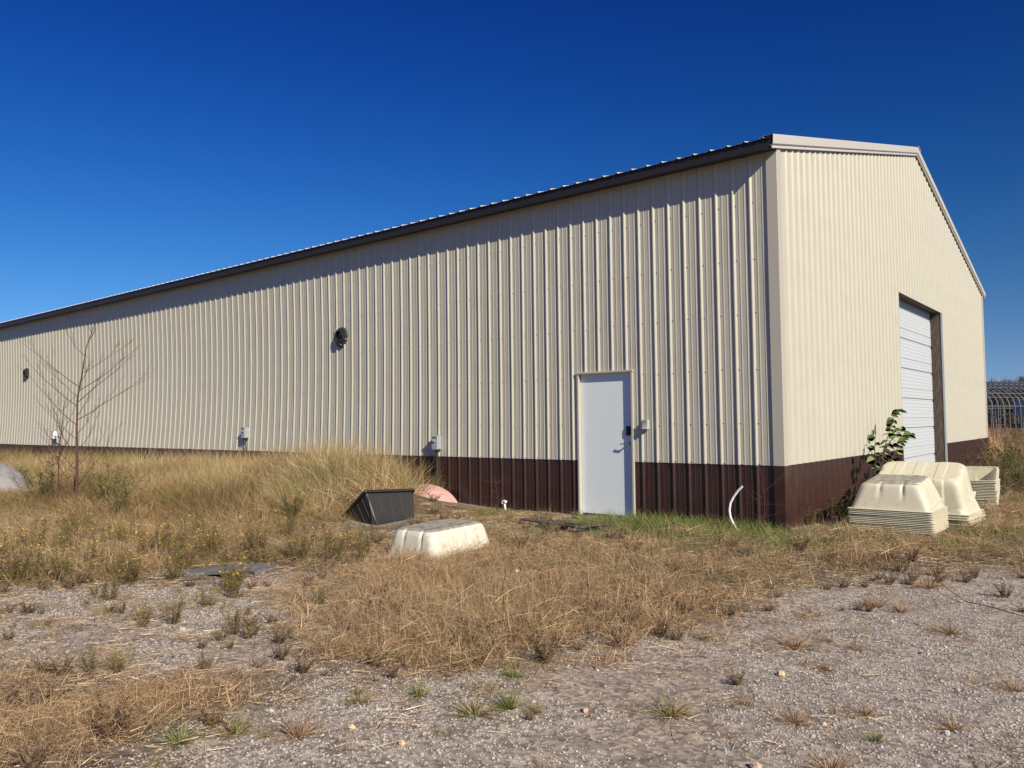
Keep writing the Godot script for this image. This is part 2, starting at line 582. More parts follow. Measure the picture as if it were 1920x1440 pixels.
func make_materials() -> void:
	# painted steel
	var fine := noise_img(512, 0.012, 31, FastNoiseLite.TYPE_SIMPLEX_SMOOTH, 5)
	var m := mat("cream_paint", lin(0.515, 0.49, 0.40), 0.42)
	m.albedo_texture = ramp_tex(fine, [[0.0, Color(0.965, 0.963, 0.958)], [0.5, Color(0.99, 0.99, 0.988)], [1.0, Color(1, 1, 1)]])
	triplanar(m, 0.35)
	m = mat("cream_trim", lin(0.475, 0.445, 0.37), 0.45)
	m = mat("rake_paint", lin(0.55, 0.525, 0.475), 0.45)
	m = mat("brown_paint", lin(0.056, 0.026, 0.021), 0.33)
	m.albedo_texture = ramp_tex(fine, [[0.0, Color(0.85, 0.83, 0.82)], [1.0, Color(1, 1, 1)]])
	triplanar(m, 0.5)
	mat("dark_trim", lin(0.022, 0.018, 0.019), 0.5)
	mat("roof_paint", lin(0.62, 0.62, 0.62), 0.38, 0.25)
	mat("door_white", lin(0.755, 0.81, 0.815), 0.38)
	mat("bay_white", lin(0.60, 0.635, 0.66), 0.38)
	mat("seal", lin(0.03, 0.03, 0.03), 0.8)
	mat("black_plastic", lin(0.018, 0.018, 0.019), 0.42)
	mat("lock_black", lin(0.012, 0.013, 0.016), 0.3)
	mat("steel", lin(0.55, 0.55, 0.54), 0.25, 0.9)
	mat("screw_metal", lin(0.45, 0.42, 0.34), 0.4, 0.3)
	mat("box_grey", lin(0.34, 0.37, 0.39), 0.5)
	mat("bell_grey", lin(0.42, 0.43, 0.42), 0.5)
	mat("conduit_dark", lin(0.03, 0.03, 0.032), 0.5)
	mat("tar", lin(0.025, 0.027, 0.030), 0.75)
	mat("foil", lin(0.6, 0.6, 0.6), 0.35, 0.4)
	mat("pvc_white", lin(0.80, 0.80, 0.78), 0.35)
	mat("pink_plastic", lin(0.58, 0.345, 0.31), 0.6)
	mat("galvanised", lin(0.22, 0.235, 0.26), 0.5, 0.3)
	mat("film_white", lin(0.62, 0.66, 0.70), 0.5)
	# wood
	var grain := Image.create(256, 256, false, Image.FORMAT_RGB8)
	var gn := FastNoiseLite.new()
	gn.seed = 3; gn.frequency = 0.02; gn.fractal_octaves = 4
	for y in 256:
		for x in 256:
			var w := gn.get_noise_2d(x * 6.0, y * 0.35)
			var ring := 0.5 + 0.5 * sin(x * 0.35 + 9.0 * gn.get_noise_2d(x * 0.8, y * 0.5))
			var v := clampf(0.62 + 0.30 * w + 0.22 * (ring - 0.5), 0.0, 1.0)
			grain.set_pixel(x, y, Color(v, v * 0.97, v * 0.93))
	var wood := mat("grey_wood", lin(0.24, 0.205, 0.17), 0.85)
	wood.albedo_texture = ImageTexture.create_from_image(grain)
	triplanar(wood, 2.2)
	wood.normal_enabled = true
	wood.normal_texture = normal_tex(grain, 3.0)
	# tub plastic, clean sides and soiled base
	var dirt := noise_img(512, 0.014, 77, FastNoiseLite.TYPE_SIMPLEX_SMOOTH, 6)
	var tub := mat("tub_plastic", lin(0.66, 0.625, 0.475), 0.5)
	tub.albedo_texture = ramp_tex(dirt, [[0.0, Color(0.88, 0.87, 0.84)], [0.35, Color(0.975, 0.97, 0.96)], [1.0, Color(1, 1, 1)]])
	triplanar(tub, 1.3, false)
	var soiled := mat("tub_soiled", lin(0.42, 0.40, 0.34), 0.75)
	soiled.albedo_texture = ramp_tex(dirt, [[0.15, Color(0.68, 0.665, 0.64)], [0.5, Color(0.90, 0.89, 0.87)], [0.85, Color(1, 1, 1)]])
	triplanar(soiled, 1.1, false)
	var white := mat("tub_white", lin(0.76, 0.735, 0.63), 0.55)
	white.albedo_texture = ramp_tex(dirt, [[0.05, Color(0.70, 0.68, 0.62)], [0.30, Color(0.93, 0.92, 0.89)], [1.0, Color(1, 1, 1)]])
	triplanar(white, 0.8, false)
	# ground
	var grit := noise_img(1024, 0.055, 5, FastNoiseLite.TYPE_CELLULAR, 1, FastNoiseLite.RETURN_CELL_VALUE)
	var blot := noise_img(1024, 0.006, 12, FastNoiseLite.TYPE_SIMPLEX_SMOOTH, 6)
	var gimg := Image.create(1024, 1024, false, Image.FORMAT_RGB8)
	for y in 1024:
		for x in 1024:
			var a := grit.get_pixel(x, y).r
			var b := blot.get_pixel(x, y).r
			var v := 0.70 + 0.34 * (a - 0.5) + 0.20 * (b - 0.5)
			gimg.set_pixel(x, y, Color(clampf(v, 0, 1), clampf(v * 0.985, 0, 1), clampf(v * 0.965, 0, 1)))
	var soil := mat("ground_soil", Color(1, 1, 1), 0.95)
	soil.vertex_color_use_as_albedo = true
	soil.albedo_texture = ImageTexture.create_from_image(gimg)
	triplanar(soil, 0.8)
	soil.normal_enabled = true
	soil.normal_scale = 0.3
	soil.normal_texture = normal_tex(noise_img(1024, 0.055, 5, FastNoiseLite.TYPE_CELLULAR, 1, FastNoiseLite.RETURN_DISTANCE), 4.0)
	var stone := mat("gravel_stone", Color(1, 1, 1), 0.9)
	stone.vertex_color_use_as_albedo = true
	# plants
	for q in [["dry_grass", 0.75, 0.35], ["leaf", 0.55, 0.45]]:
		var g := mat(q[0], Color(1, 1, 1), q[1], 0.0, 0.3)
		g.vertex_color_use_as_albedo = true
		g.backlight_enabled = true
		g.backlight = Color(q[2], q[2], q[2])
	mat("bark_red", lin(0.095, 0.040, 0.034), 0.8)
	mat("bark_dark", lin(0.06, 0.045, 0.035), 0.85)
	mat("petal", lin(0.62, 0.42, 0.02), 0.6)

# ---------------------------------------------------------------- ground
func axis_lines(lo: float, hi: float, step: float, far: float) -> Array:
	var out := []
	var v := lo
	while v < hi + 0.001:
		out.append(v)
		v += step
	var d := step
	v = hi
	while v < far:
		d *= 1.35
		v += d
		out.append(v)
	d = step
	v = lo
	while v > -far:
		d *= 1.35
		v -= d
		out.push_front(v)
	return out

func build_ground() -> void:
	var xs := axis_lines(-16.0, 5.0, 0.08, 900.0)
	var zs := axis_lines(-8.0, 9.5, 0.08, 900.0)
	var nx := xs.size()
	var nz := zs.size()
	var verts := PackedVector3Array()
	var cols := PackedColorArray()
	var idx := PackedInt32Array()
	for j in nz:
		for i in nx:
			var x: float = xs[i]
			var z: float = zs[j]
			verts.append(Vector3(x, gh(x, z), z))
			var c := Color(0.63, 0.56, 0.485)
			if x > -40 and z < 10 and z > -40 and x < 9:
				# worn, silty patches of pinkish tan between the gravel
				c = c.lerp(Color(0.66, 0.555, 0.455), silt(x, z))
				var g := 0.0
				for q in [[0.0, 0.0], [0.22, 0.0], [-0.22, 0.0], [0.0, 0.22], [0.0, -0.22]]:
					if grown(x + q[0], z + q[1]):
						g += 0.2
				c = c.lerp(Color(0.26, 0.19, 0.125), g)
			else:
				c = Color(0.30, 0.22, 0.14)
			cols.append(c)
	for j in nz - 1:
		for i in nx - 1:
			var a := j * nx + i
			idx.append_array(PackedInt32Array([a, a + 1, a + nx + 1, a, a + nx + 1, a + nx]))
	var st := begin()
	for k in verts.size():
		st.set_smooth_group(0)
		st.set_color(cols[k])
		st.add_vertex(verts[k])
	for k in idx:
		st.add_index(k)
	st.generate_normals()
	var o := MeshInstance3D.new()
	o.name = numbered("ground")
	o.mesh = st.commit()
	o.material_override = M.ground_soil
	add_child(o)
	o.set_meta("kind", "structure")
	o.set_meta("label", "flat yard of pale gravel and tan silt in front of the barn")

# ---------------------------------------------------------------- the metal building
func build_barn() -> void:
	var b := thing("metal_building", "long cream ribbed steel barn with brown wainscot, white door and roll door", "barn")
	var O := Vector3.ZERO
	var U := Vector3.LEFT            # s runs from the near corner along the long wall
	var N := Vector3.BACK            # +z
	var rib0 := 0.104
	for k in 45:
		var s0 := SHEET * k
		var s1 := s0 + SHEET
		var st := begin()
		var dl := -DOOR_R            # door opening in s
		var dr := -DOOR_L
		if s1 <= dl or s0 >= dr:
			sheet(st, O, U, N, s0, s1, HB, 4.80, 0.0, rib0, 16, true)
		else:
			if s0 < dl:
				sheet(st, O, U, N, s0, dl, HB, 4.80, 0.0, rib0, 16, true)
			sheet(st, O, U, N, maxf(s0, dl), minf(s1, dr), DOOR_T, 4.80, 0.0, rib0, 12, true)
			if s1 > dr:
				sheet(st, O, U, N, dr, s1, HB, 4.80, 0.0, rib0, 16, true)
		part("wall_panel", st.commit(), M.cream_paint, b)
		st = begin()
		var On := N * -0.009
		if s1 <= dl or s0 >= dr:
			sheet(st, On, U, N, s0, s1, -0.35, HB + 0.006, 0.0, rib0, 2, false)
			part("wainscot_panel", st.commit(), M.brown_paint, b)
		else:
			var some := false
			if s0 < dl:
				sheet(st, On, U, N, s0, dl, -0.35, HB + 0.006, 0.0, rib0, 2, false)
				some = true
			if s1 > dr:
				sheet(st, On, U, N, dr, s1, -0.35, HB + 0.006, 0.0, rib0, 2, false)
				some = true
			if some:
				part("wainscot_panel", st.commit(), M.brown_paint, b)
	# gable: s runs from the near corner away along -z, standing out along +x
	var Ug := Vector3.FORWARD
	var Ng := Vector3.RIGHT
	var half := WIDTH * 0.5
	var bn := -BAY_N
	var bf := -BAY_F
	var top0 := roof_y(0.0) - 0.03
	var ribg := 0.13
	var s := 0.0
	while s < WIDTH - 0.01:
		var s1 := minf(s + SHEET, WIDTH)
		var st := begin()
		var st2 := begin()
		var low := false
		var cuts := [s, s1]
		for c in [half, bn, bf]:
			if c > s + 0.001 and c < s1 - 0.001:
				cuts.append(c)
		cuts.sort()
		for i in cuts.size() - 1:
			var mid: float = (cuts[i] + cuts[i + 1]) * 0.5
			var ta := top0 if mid < half else top0 + SLOPE * WIDTH
			var tb := SLOPE if mid < half else -SLOPE
			var in_bay := mid > bn and mid < bf
			sheet(st, O, Ug, Ng, cuts[i], cuts[i + 1], BAY_T if in_bay else HB, ta, tb, ribg, 1, false)
			if not in_bay:
				sheet(st2, Ng * -0.006, Ug, Ng, cuts[i], cuts[i + 1], -0.35, HB + 0.006, 0.0, ribg, 1, false)
				low = true
		part("wall_panel", st.commit(), M.cream_paint, b)
		if low:
			part("wainscot_panel", st2.commit(), M.brown_paint, b)
		s = s1
	# hidden rear walls that close the building
	var st := begin()
	quad(st, Vector3(0, -0.3, -WIDTH), Vector3(-LONG, -0.3, -WIDTH), Vector3(-LONG, roof_y(0.0) - 0.05, -WIDTH), Vector3(0, roof_y(0.0) - 0.05, -WIDTH))
	quad(st, Vector3(-LONG, -0.3, 0), Vector3(-LONG, roof_y(0.0) - 0.05, 0), Vector3(-LONG, roof_y(0.0) - 0.05, -WIDTH), Vector3(-LONG, -0.3, -WIDTH))
	tri(st, Vector3(-LONG, roof_y(0.0) - 0.05, 0), Vector3(-LONG, roof_y(-half) - 0.05, -half), Vector3(-LONG, roof_y(0.0) - 0.05, -WIDTH))
	part("rear_wall", st.commit(), M.cream_paint, b)
	# corner trims: an angle over each corner, cream above and brown below
	for at in [[0.0, 1.0], [-WIDTH, -1.0]]:
		for seg in [[HB, 4.79, "cream_trim", 0.024], [-0.35, HB, "brown_paint", 0.022]]:
			st = begin()
			var z0: float = at[0]
			var sg: float = at[1]
			var w: float = seg[3]
			var prof := [Vector2(-0.118, 0.0), Vector2(-0.112, w), Vector2(w - 0.003, w), Vector2(w, w - 0.003), Vector2(w, -0.112), Vector2(0.0, -0.118)]
			for i in prof.size() - 1:
				var p0: Vector2 = prof[i]
				var p1: Vector2 = prof[i + 1]
				var top: float = seg[1]
				quad(st, Vector3(p0.x, seg[0], z0 + sg * p0.y), Vector3(p0.x, top, z0 + sg * p0.y), Vector3(p1.x, top, z0 + sg * p1.y), Vector3(p1.x, seg[0], z0 + sg * p1.y))
			part("corner_trim", st.commit(), M[seg[2]], b)
	# eave: fascia and soffit along the long wall
	var xs := 0.045
	var lengths := 9
	for k in lengths:
		var x0 := xs - (LONG + xs) * k / lengths
		var x1 := xs - (LONG + xs) * (k + 1) / lengths + 0.003
		st = begin()
		extrude(st, [Vector2(0.221, 4.820), Vector2(0.219, 4.705), Vector2(0.205, 4.701), Vector2(0.205, 4.715), Vector2(0.02, 4.73)], Vector3(x0, 0, 0), Vector3(x1, 0, 0), Vector3.BACK, Vector3.UP)
		part("fascia_board", st.commit(), M.dark_trim, b)
	# roof sheets, ribs running up the slope
	var up_n := Vector3(0, 1, SLOPE).normalized()
	for k in 45:
		var x0 := 0.05 - SHEET * k
		for slope in 2:
			st = begin()
			var brk := breaks(0.0, SHEET, 0.12)
			for i in brk.size() - 1:
				var row := []
				for q in [brk[i], brk[i + 1]]:
					var h := rib_height(q, 0.12)
					if slope == 0:
						row.append([Vector3(x0 - q, roof_y(OVER + 0.012) - 0.012 + h * 1.25, OVER + 0.012), Vector3(x0 - q, roof_y(-half) - 0.012 + h, -half)])
					else:
						row.append([Vector3(x0 - q, roof_y(-WIDTH - OVER) - 0.012 + h, -WIDTH - OVER), Vector3(x0 - q, roof_y(-half) - 0.012 + h, -half)])
				quad(st, row[0][0], row[0][1], row[1][1], row[1][0])
			part("roof_panel", st.commit(), M.roof_paint, b)
	# rake trim up both slopes of the gable, in lengths that butt together
	var prof := [Vector2(-0.12, 0.018), Vector2(0.064, 0.018), Vector2(0.067, 0.012), Vector2(0.062, -0.096), Vector2(0.036, -0.102), Vector2(0.034, -0.116), Vector2(0.046, -0.122), Vector2(0.048, -0.128), Vector2(0.047, -0.149), Vector2(0.022, -0.150)]
	var runs := [[OVER, -4.3], [-4.303, -half - 0.0], [-half - 0.0, -11.5], [-11.503, -WIDTH - OVER]]
	for r in runs:
		st = begin()
		extrude(st, prof, Vector3(0, roof_y(r[0]), r[0]), Vector3(0, roof_y(r[1]), r[1]), Vector3.RIGHT, Vector3.UP)
		part("rake_trim", st.commit(), M.rake_paint, b)
	# ridge cap
	st = begin()
	extrude(st, [Vector2(-0.20, -0.022), Vector2(-0.02, 0.034), Vector2(0.02, 0.034), Vector2(0.20, -0.022)], Vector3(0.085, roof_y(-half), -half), Vector3(-LONG, roof_y(-half), -half), Vector3.FORWARD, Vector3.UP)
	part("ridge_cap", st.commit(), M.roof_paint, b)
	# screws beside the ribs in rows along the girts
	var sm := CylinderMesh.new()
	sm.top_radius = 0.007; sm.bottom_radius = 0.011; sm.height = 0.012; sm.radial_segments = 6; sm.rings = 1
	var spots := []
	for k in 178:
		var sx := rib0 + PITCH * (k + 1) - 0.046
		for y in [0.885, 1.375, 2.06, 2.76, 3.445, 4.14]:
			if -sx > DOOR_L - 0.06 and -sx < DOOR_R + 0.06 and y < DOOR_T + 0.05:
				continue
			var yy: float = y + rng.randf_range(-0.012, 0.012)
			var xx := -sx + rng.randf_range(-0.004, 0.004)
			spots.append(Transform3D(Basis(Vector3.RIGHT, PI * 0.5 + rng.randf_range(-0.2, 0.2)), Vector3(xx, yy, bow(xx, yy) + 0.004)))
	var mm := MultiMesh.new()
	mm.transform_format = MultiMesh.TRANSFORM_3D
	mm.mesh = sm
	mm.instance_count = spots.size()
	for i in spots.size():
		mm.set_instance_transform(i, spots[i])
	var sc := MultiMeshInstance3D.new()
	sc.name = "screw"
	sc.multimesh = mm
	sc.material_override = M.screw_metal
	sc.set_meta("kind", "stuff")
	b.add_child(sc, true)
	build_entry_door(b)
	build_bay_door(b)

func build_entry_door(b: Node3D) -> void:
	# frame: channel round the opening, returns into the wall
	var st := begin()
	var zf := 0.024
	var zb := -0.09
	for side in [[DOOR_L, 1.0], [DOOR_R, -1.0]]:
		var x: float = side[0]
		var sg: float = side[1]
		box(st, Vector3(x + sg * 0.011, (DOOR_B + DOOR_T) * 0.5, (zf + zb) * 0.5), Vector3(0.030, DOOR_T - DOOR_B, zf - zb), Basis.IDENTITY, 0.003)
	part("door_jamb", st.commit(), M.cream_trim, b)
	st = begin()
	box(st, Vector3((DOOR_L + DOOR_R) * 0.5, DOOR_T - 0.012, (zf + zb) * 0.5 + 0.006), Vector3(DOOR_R - DOOR_L + 0.03, 0.030, zf - zb), Basis.IDENTITY, 0.003)
	part("door_head", st.commit(), M.cream_trim, b)
	st = begin()
	box(st, Vector3((DOOR_L + DOOR_R) * 0.5, DOOR_B - 0.02, -0.06), Vector3(DOOR_R - DOOR_L, 0.05, 0.2))
	part("door_sill", st.commit(), M.steel, b)
	st = begin()
	box(st, Vector3((DOOR_L + DOOR_R) * 0.5, (DOOR_B + DOOR_T) * 0.5, -0.060), Vector3(DOOR_R - DOOR_L - 0.056, DOOR_T - DOOR_B - 0.05, 0.044), Basis.IDENTITY, 0.003)
	var d := part("entry_door", st.commit(), M.door_white, b)
	# keypad lock
	st = begin()
	loft(st, [rr_loop(0.033, 0.066, 0.022, 0.0), rr_loop(0.033, 0.066, 0.022, 0.024), rr_loop(0.027, 0.060, 0.020, 0.032)], true)
	var kp := part("keypad_lock", soft(st), M.lock_black, d, Vector3(-2.165, 1.285, -0.038))
	kp.rotation = Vector3(PI * 0.5, 0, 0)
	# lever handle
	st = begin()
	tube(st, [Vector3(0, 0, 0), Vector3(0, 0, 0.012)], [0.031, 0.028], 16)
	tube(st, [Vector3(0, 0, 0.01), Vector3(0, 0, 0.06)], [0.011, 0.011], 10)
	tube(st, [Vector3(0.012, 0, 0.060), Vector3(-0.03, 0.002, 0.062), Vector3(-0.085, -0.002, 0.058), Vector3(-0.115, -0.006, 0.050)], [0.012, 0.010, 0.009, 0.008], 10)
	part("lever_handle", st.commit(), M.steel, d, Vector3(-2.165, 1.105, -0.038))

func build_bay_door(b: Node3D) -> void:
	var depth := 0.21
	var zn := BAY_N
	var zf := BAY_F
	# sections of the overhead door, each pressed with grooves
	var y := 0.06
	var hs := 0.585
	for k in 7:
		var y1 := minf(y + hs - 0.006, BAY_T + 0.2)
		var st := begin()
		var pts := []                       # (x out, y)
		pts.append(Vector2(-0.012, y))
		pts.append(Vector2(0.0, y + 0.010))
		for g in 8:
			var gy := y + 0.05 + (hs - 0.10) * g / 7.0
			var deep := 0.016 if g == 2 else 0.004
			pts.append(Vector2(0.0, gy - 0.010))
			pts.append(Vector2(-deep, gy - 0.003))
			pts.append(Vector2(-deep, gy + 0.003))
			pts.append(Vector2(0.0, gy + 0.010))
		pts.append(Vector2(0.0, y1 - 0.008))
		pts.append(Vector2(-0.022, y1))
		extrude(st, pts, Vector3(-depth, 0, zn + 0.1), Vector3(-depth, 0, zf - 0.1), Vector3.RIGHT, Vector3.UP)
		var sec := part("door_section", st.commit(), M.bay_white, b)
		# rubber end cap that shows at the far end of each joint
		part("hinge", box_mesh(Vector3(0.03, 0.045, 0.05)), M.seal, sec, Vector3(-depth + 0.01, y1 - 0.01, zf + 0.03))
		y += hs
	# black gap behind the joints
	var back := begin()
	box(back, Vector3(-depth - 0.05, 2.0, (zn + zf) * 0.5), Vector3(0.02, 4.2, zn - zf + 0.3))
	part("door_backing", back.commit(), M.seal, b)
	# timber jambs and header, metal edge trim
	for q in [[zn, 1.0], [zf, -1.0]]:
		part("door_jamb", box_mesh(Vector3(0.20, 3.9, 0.04), 0.003), M.grey_wood, b, Vector3(-0.105, 1.85, q[0] + q[1] * 0.022))
		if q[1] < 0.0:
			part("edge_trim", box_mesh(Vector3(0.035, 3.62, 0.05), 0.003), M.box_grey, b, Vector3(0.012, 1.90, q[0] + q[1] * 0.018))
	part("door_head", box_mesh(Vector3(0.20, 0.05, zn - zf), 0.003), M.grey_wood, b, Vector3(-0.105, BAY_T + 0.024, (zn + zf) * 0.5))

# ---------------------------------------------------------------- boxes, vents and lamps on the long wall
func build_wall_fittings() -> void:
	# disconnect boxes with their conduits
	var spots := [[-5.80, 1.09, 1.0, "grey electrical disconnect box with straight dark conduit nearest the door", 0], [-11.58, 1.25, 1.0, "grey electrical disconnect box on a bent whip, middle of the wall", 1], [-21.65, 1.17, 1.15, "pale electrical box on the far wall behind the bare sapling", 2]]
	for q in spots:
		var at := Vector3(q[0], q[1], bow(q[0], q[1]) + 0.022)
		var t := thing("disconnect_box", q[3], "electrical box", at, "electrical boxes along the long wall")
		var st := begin()
		box(st, Vector3(0, 0, 0.055), Vector3(0.135, 0.23, 0.11), Basis.IDENTITY, 0.006)
		var body := part("enclosure", st.commit(), M.box_grey if q[4] < 2 else M.film_white, t)
		st = begin()
		extrude(st, [Vector2(0.0, 0.128), Vector2(0.118, 0.120), Vector2(0.121, 0.095), Vector2(0.114, 0.095)], Vector3(0.074, 0, 0), Vector3(-0.074, 0, 0), Vector3.BACK, Vector3.UP)
		part("lid", st.commit(), M.box_grey, t)
		st = begin()
		box(st, Vector3(-0.01, 0.03, 0.113), Vector3(0.065, 0.045, 0.014), Basis.IDENTITY, 0.004)
		part("handle_recess", st.commit(), M.bell_grey, t)
		st = begin()
		box(st, Vector3(-0.01, 0.012, 0.121), Vector3(0.06, 0.010, 0.008), Basis.IDENTITY, 0.002)
		part("pull_handle", st.commit(), M.conduit_dark, t)
		st = begin()
		box(st, Vector3(0.055, -0.118, 0.06), Vector3(0.035, 0.03, 0.05))
		part("hasp", st.commit(), M.conduit_dark, t)
		st = begin()
		var floor_y: float = gh(q[0], 0.05) - q[1] - 0.05
		if q[4] == 0:
			tube(st, [Vector3(0, -0.11, 0.05), Vector3(0, -0.2, 0.045), Vector3(0, floor_y, 0.03)], [0.024, 0.022, 0.022], 10)
		elif q[4] == 1:
			tube(st, [Vector3(0, -0.11, 0.06), Vector3(0.005, -0.20, 0.07), Vector3(0.05, -0.30, 0.06), Vector3(0.07, -0.42, 0.04), Vector3(0.075, floor_y, 0.03)], [0.014, 0.014, 0.014, 0.014, 0.014], 8)
		else:
			tube(st, [Vector3(0.06, -0.02, 0.06), Vector3(0.25, -0.06, 0.10), Vector3(0.45, -0.05, 0.12), Vector3(0.6, -0.10, 0.1)], [0.014, 0.014, 0.014, 0.012], 8)
			tube(st, [Vector3(0, -0.11, 0.05), Vector3(0.02, floor_y, 0.03)], [0.02, 0.02], 8)
		part("conduit", st.commit(), M.conduit_dark, t)
	# round exhaust vents sealed with tar
	for q in [[-8.42, 3.07, "round black exhaust vent with torn tar collar, nearer to the door"], [-24.15, 3.11, "small round black exhaust vent at the far end of the wall"]]:
		var at := Vector3(q[0], q[1], bow(q[0], q[1]) + 0.004)
		var t := thing("exhaust_vent", q[2], "vent", at, "round exhaust vents in the long wall")
		var st := begin()
		var ring := []
		var nn := 34
		for k in nn:
			var a := TAU * k / nn
			var r := 0.185 + 0.022 * n_fine.get_noise_2d(k * 130.0, q[0] * 100.0) + 0.012 * sin(a * 3.0)
			ring.append([Vector3(cos(a) * 0.11, sin(a) * 0.12, 0.045), Vector3(cos(a) * r * 0.88, sin(a) * r * 0.97, 0.034), Vector3(cos(a) * r, sin(a) * r * 1.08, 0.0)])
		for k in nn:
			var k2 := (k + 1) % nn
			for l in 2:
				quad(st, ring[k][l], ring[k2][l], ring[k2][l + 1], ring[k][l + 1])
		part("tar_collar", st.commit(), M.tar, t)
		st = begin()
		for k in 20:
			var a := TAU * k / 20.0
			var a2 := TAU * (k + 1) / 20.0
			for l in [[0.118, 0.05, 0.118, 0.085], [0.118, 0.085, 0.104, 0.085], [0.104, 0.085, 0.100, -0.08]]:
				quad(st, Vector3(cos(a) * l[0], sin(a) * l[0], l[1]), Vector3(cos(a2) * l[0], sin(a2) * l[0], l[1]), Vector3(cos(a2) * l[2], sin(a2) * l[2], l[3]), Vector3(cos(a) * l[2], sin(a) * l[2], l[3]))
		part("pipe_collar", st.commit(), M.black_plastic, t)
		st = begin()
		tube(st, [Vector3(0, 0, -0.085), Vector3(0, 0, -0.08)], [0.11, 0.11], 18)
		part("fan_backing", st.commit(), M.seal, t)
		st = begin()
		tube(st, [Vector3(0, 0, -0.08), Vector3(0, 0, 0.03), Vector3(0, 0, 0.045)], [0.042, 0.042, 0.030], 14)
		part("fan_hub", st.commit(), M.conduit_dark, t)
		st = begin()
		box(st, Vector3(-0.03, -0.125, 0.05), Vector3(0.035, 0.025, 0.004), Basis(Vector3.BACK, 0.6))
		box(st, Vector3(0.03, -0.15, 0.045), Vector3(0.06, 0.014, 0.004), Basis(Vector3.BACK, -0.6))
		box(st, Vector3(-0.15, 0.15, 0.03), Vector3(0.03, 0.04, 0.004), Basis(Vector3.BACK, 0.3))
		box(st, Vector3(0.155, -0.05, 0.035), Vector3(0.035, 0.03, 0.004), Basis(Vector3.BACK, 0.9))
		part("foil_scrap", st.commit(), M.foil, t)
	# bell box beside the door
	var t := thing("door_bell_box", "small light grey curved box on the wall right of the door", "bell box", Vector3(-1.852, 1.370, 0.020))
	var st := begin()
	loft(st, [rr_loop(0.046, 0.066, 0.012, 0.0), rr_loop(0.046, 0.066, 0.012, 0.018)], true)
	var base := part("back_plate", soft(st), M.bell_grey, t)
	base.rotation = Vector3(PI * 0.5, 0, 0)
	st = begin()
	var arc := []
	for k in 9:
		var f := -1.0 + 0.25 * k
		arc.append(Vector2(0.020 + 0.034 + 0.012 * f * f, f * 0.058))
	arc.push_front(Vector2(0.018, -0.060))
	arc.append(Vector2(0.018, 0.060))
	extrude(st, arc, Vector3(-0.038, 0, 0), Vector3(0.038, 0, 0), Vector3.BACK, Vector3.UP)
	for x in [-0.038, 0.038]:
		for k in arc.size() - 2:
			tri(st, Vector3(x, arc[0].y, arc[0].x), Vector3(x, arc[k + 1].y, arc[k + 1].x), Vector3(x, arc[k + 2].y, arc[k + 2].x))
	part("cover", st.commit(), M.bell_grey, t)

# ---------------------------------------------------------------- plastic tubs
# upside down tub: rim at y 0, base at y h. Returns [body, base panel, rim] meshes
func tub_meshes(rx: float, rz: float, tx: float, tz: float, h: float, groove_depth: float, banded := false) -> Array:
	var bx := rx - 0.03
	var bz := rz - 0.03
	var loops := []
	var st := begin()
	var lv := [0.0, 0.12, 0.25, 0.4, 0.55, 0.7, 0.82, 0.9, 0.95, 0.985, 1.0]
	for f in lv:
		var round_in := 0.0
		if f > 0.8:
			round_in = 0.05 * (1.0 - sqrt(maxf(0.0, 1.0 - pow((f - 0.8) / 0.2, 2.0))))
		var hx := lerpf(bx, tx + 0.03, f) - round_in
		var hz := lerpf(bz, tz + 0.03, f) - round_in
		var gf := groove_depth * (smoothstep(0.05, 0.15, f) if banded else smoothstep(0.28, 0.85, f))
		loops.append(rr_loop(hx, hz, lerpf(0.07, 0.11, f), f * h, gf, banded))
	loft(st, loops.slice(0, 9), false)
	var body := soft(st)
	st = begin()
	var last: PackedVector3Array = loops[loops.size() - 1]
	var c := Vector3(0, h - 0.004, 0)
	var inner := PackedVector3Array()
	for p in last:
		inner.append(c + (p - c) * 0.9 + Vector3(0, -0.002, 0))
	loft(st, [loops[8], loops[9], last, inner], true)
	var cap := soft(st)
	st = begin()
	loft(st, [rr_loop(bx, bz, 0.07, 0.0), rr_loop(rx - 0.003, rz - 0.003, 0.04, 0.001), rr_loop(rx, rz, 0.04, -0.002), rr_loop(rx, rz, 0.04, -0.007), rr_loop(rx - 0.003, rz - 0.003, 0.04, -0.009), rr_loop(bx + 0.004, bz + 0.004, 0.05, -0.006)], false)
	return [body, cap, soft(st)]

func nth(k: int) -> String:
	return ["first", "second", "third", "fourth", "fifth", "sixth", "seventh", "eighth", "ninth", "tenth", "eleventh", "twelfth", "thirteenth", "fourteenth", "fifteenth", "sixteenth", "seventeenth", "eighteenth", "nineteenth", "twentieth"][k]

func make_tub(ms: Array, at: Transform3D, label: String, group := "", side := "tub_plastic", top := "tub_soiled") -> Node3D:
	var t := thing("plastic_tub", label, "plastic tub", Vector3.ZERO, group)
	t.transform = at
	part("tub_wall", ms[0], M[side], t)
	part("tub_base", ms[1], M[top], t)
	part("rim", ms[2], M[side], t)
	return t

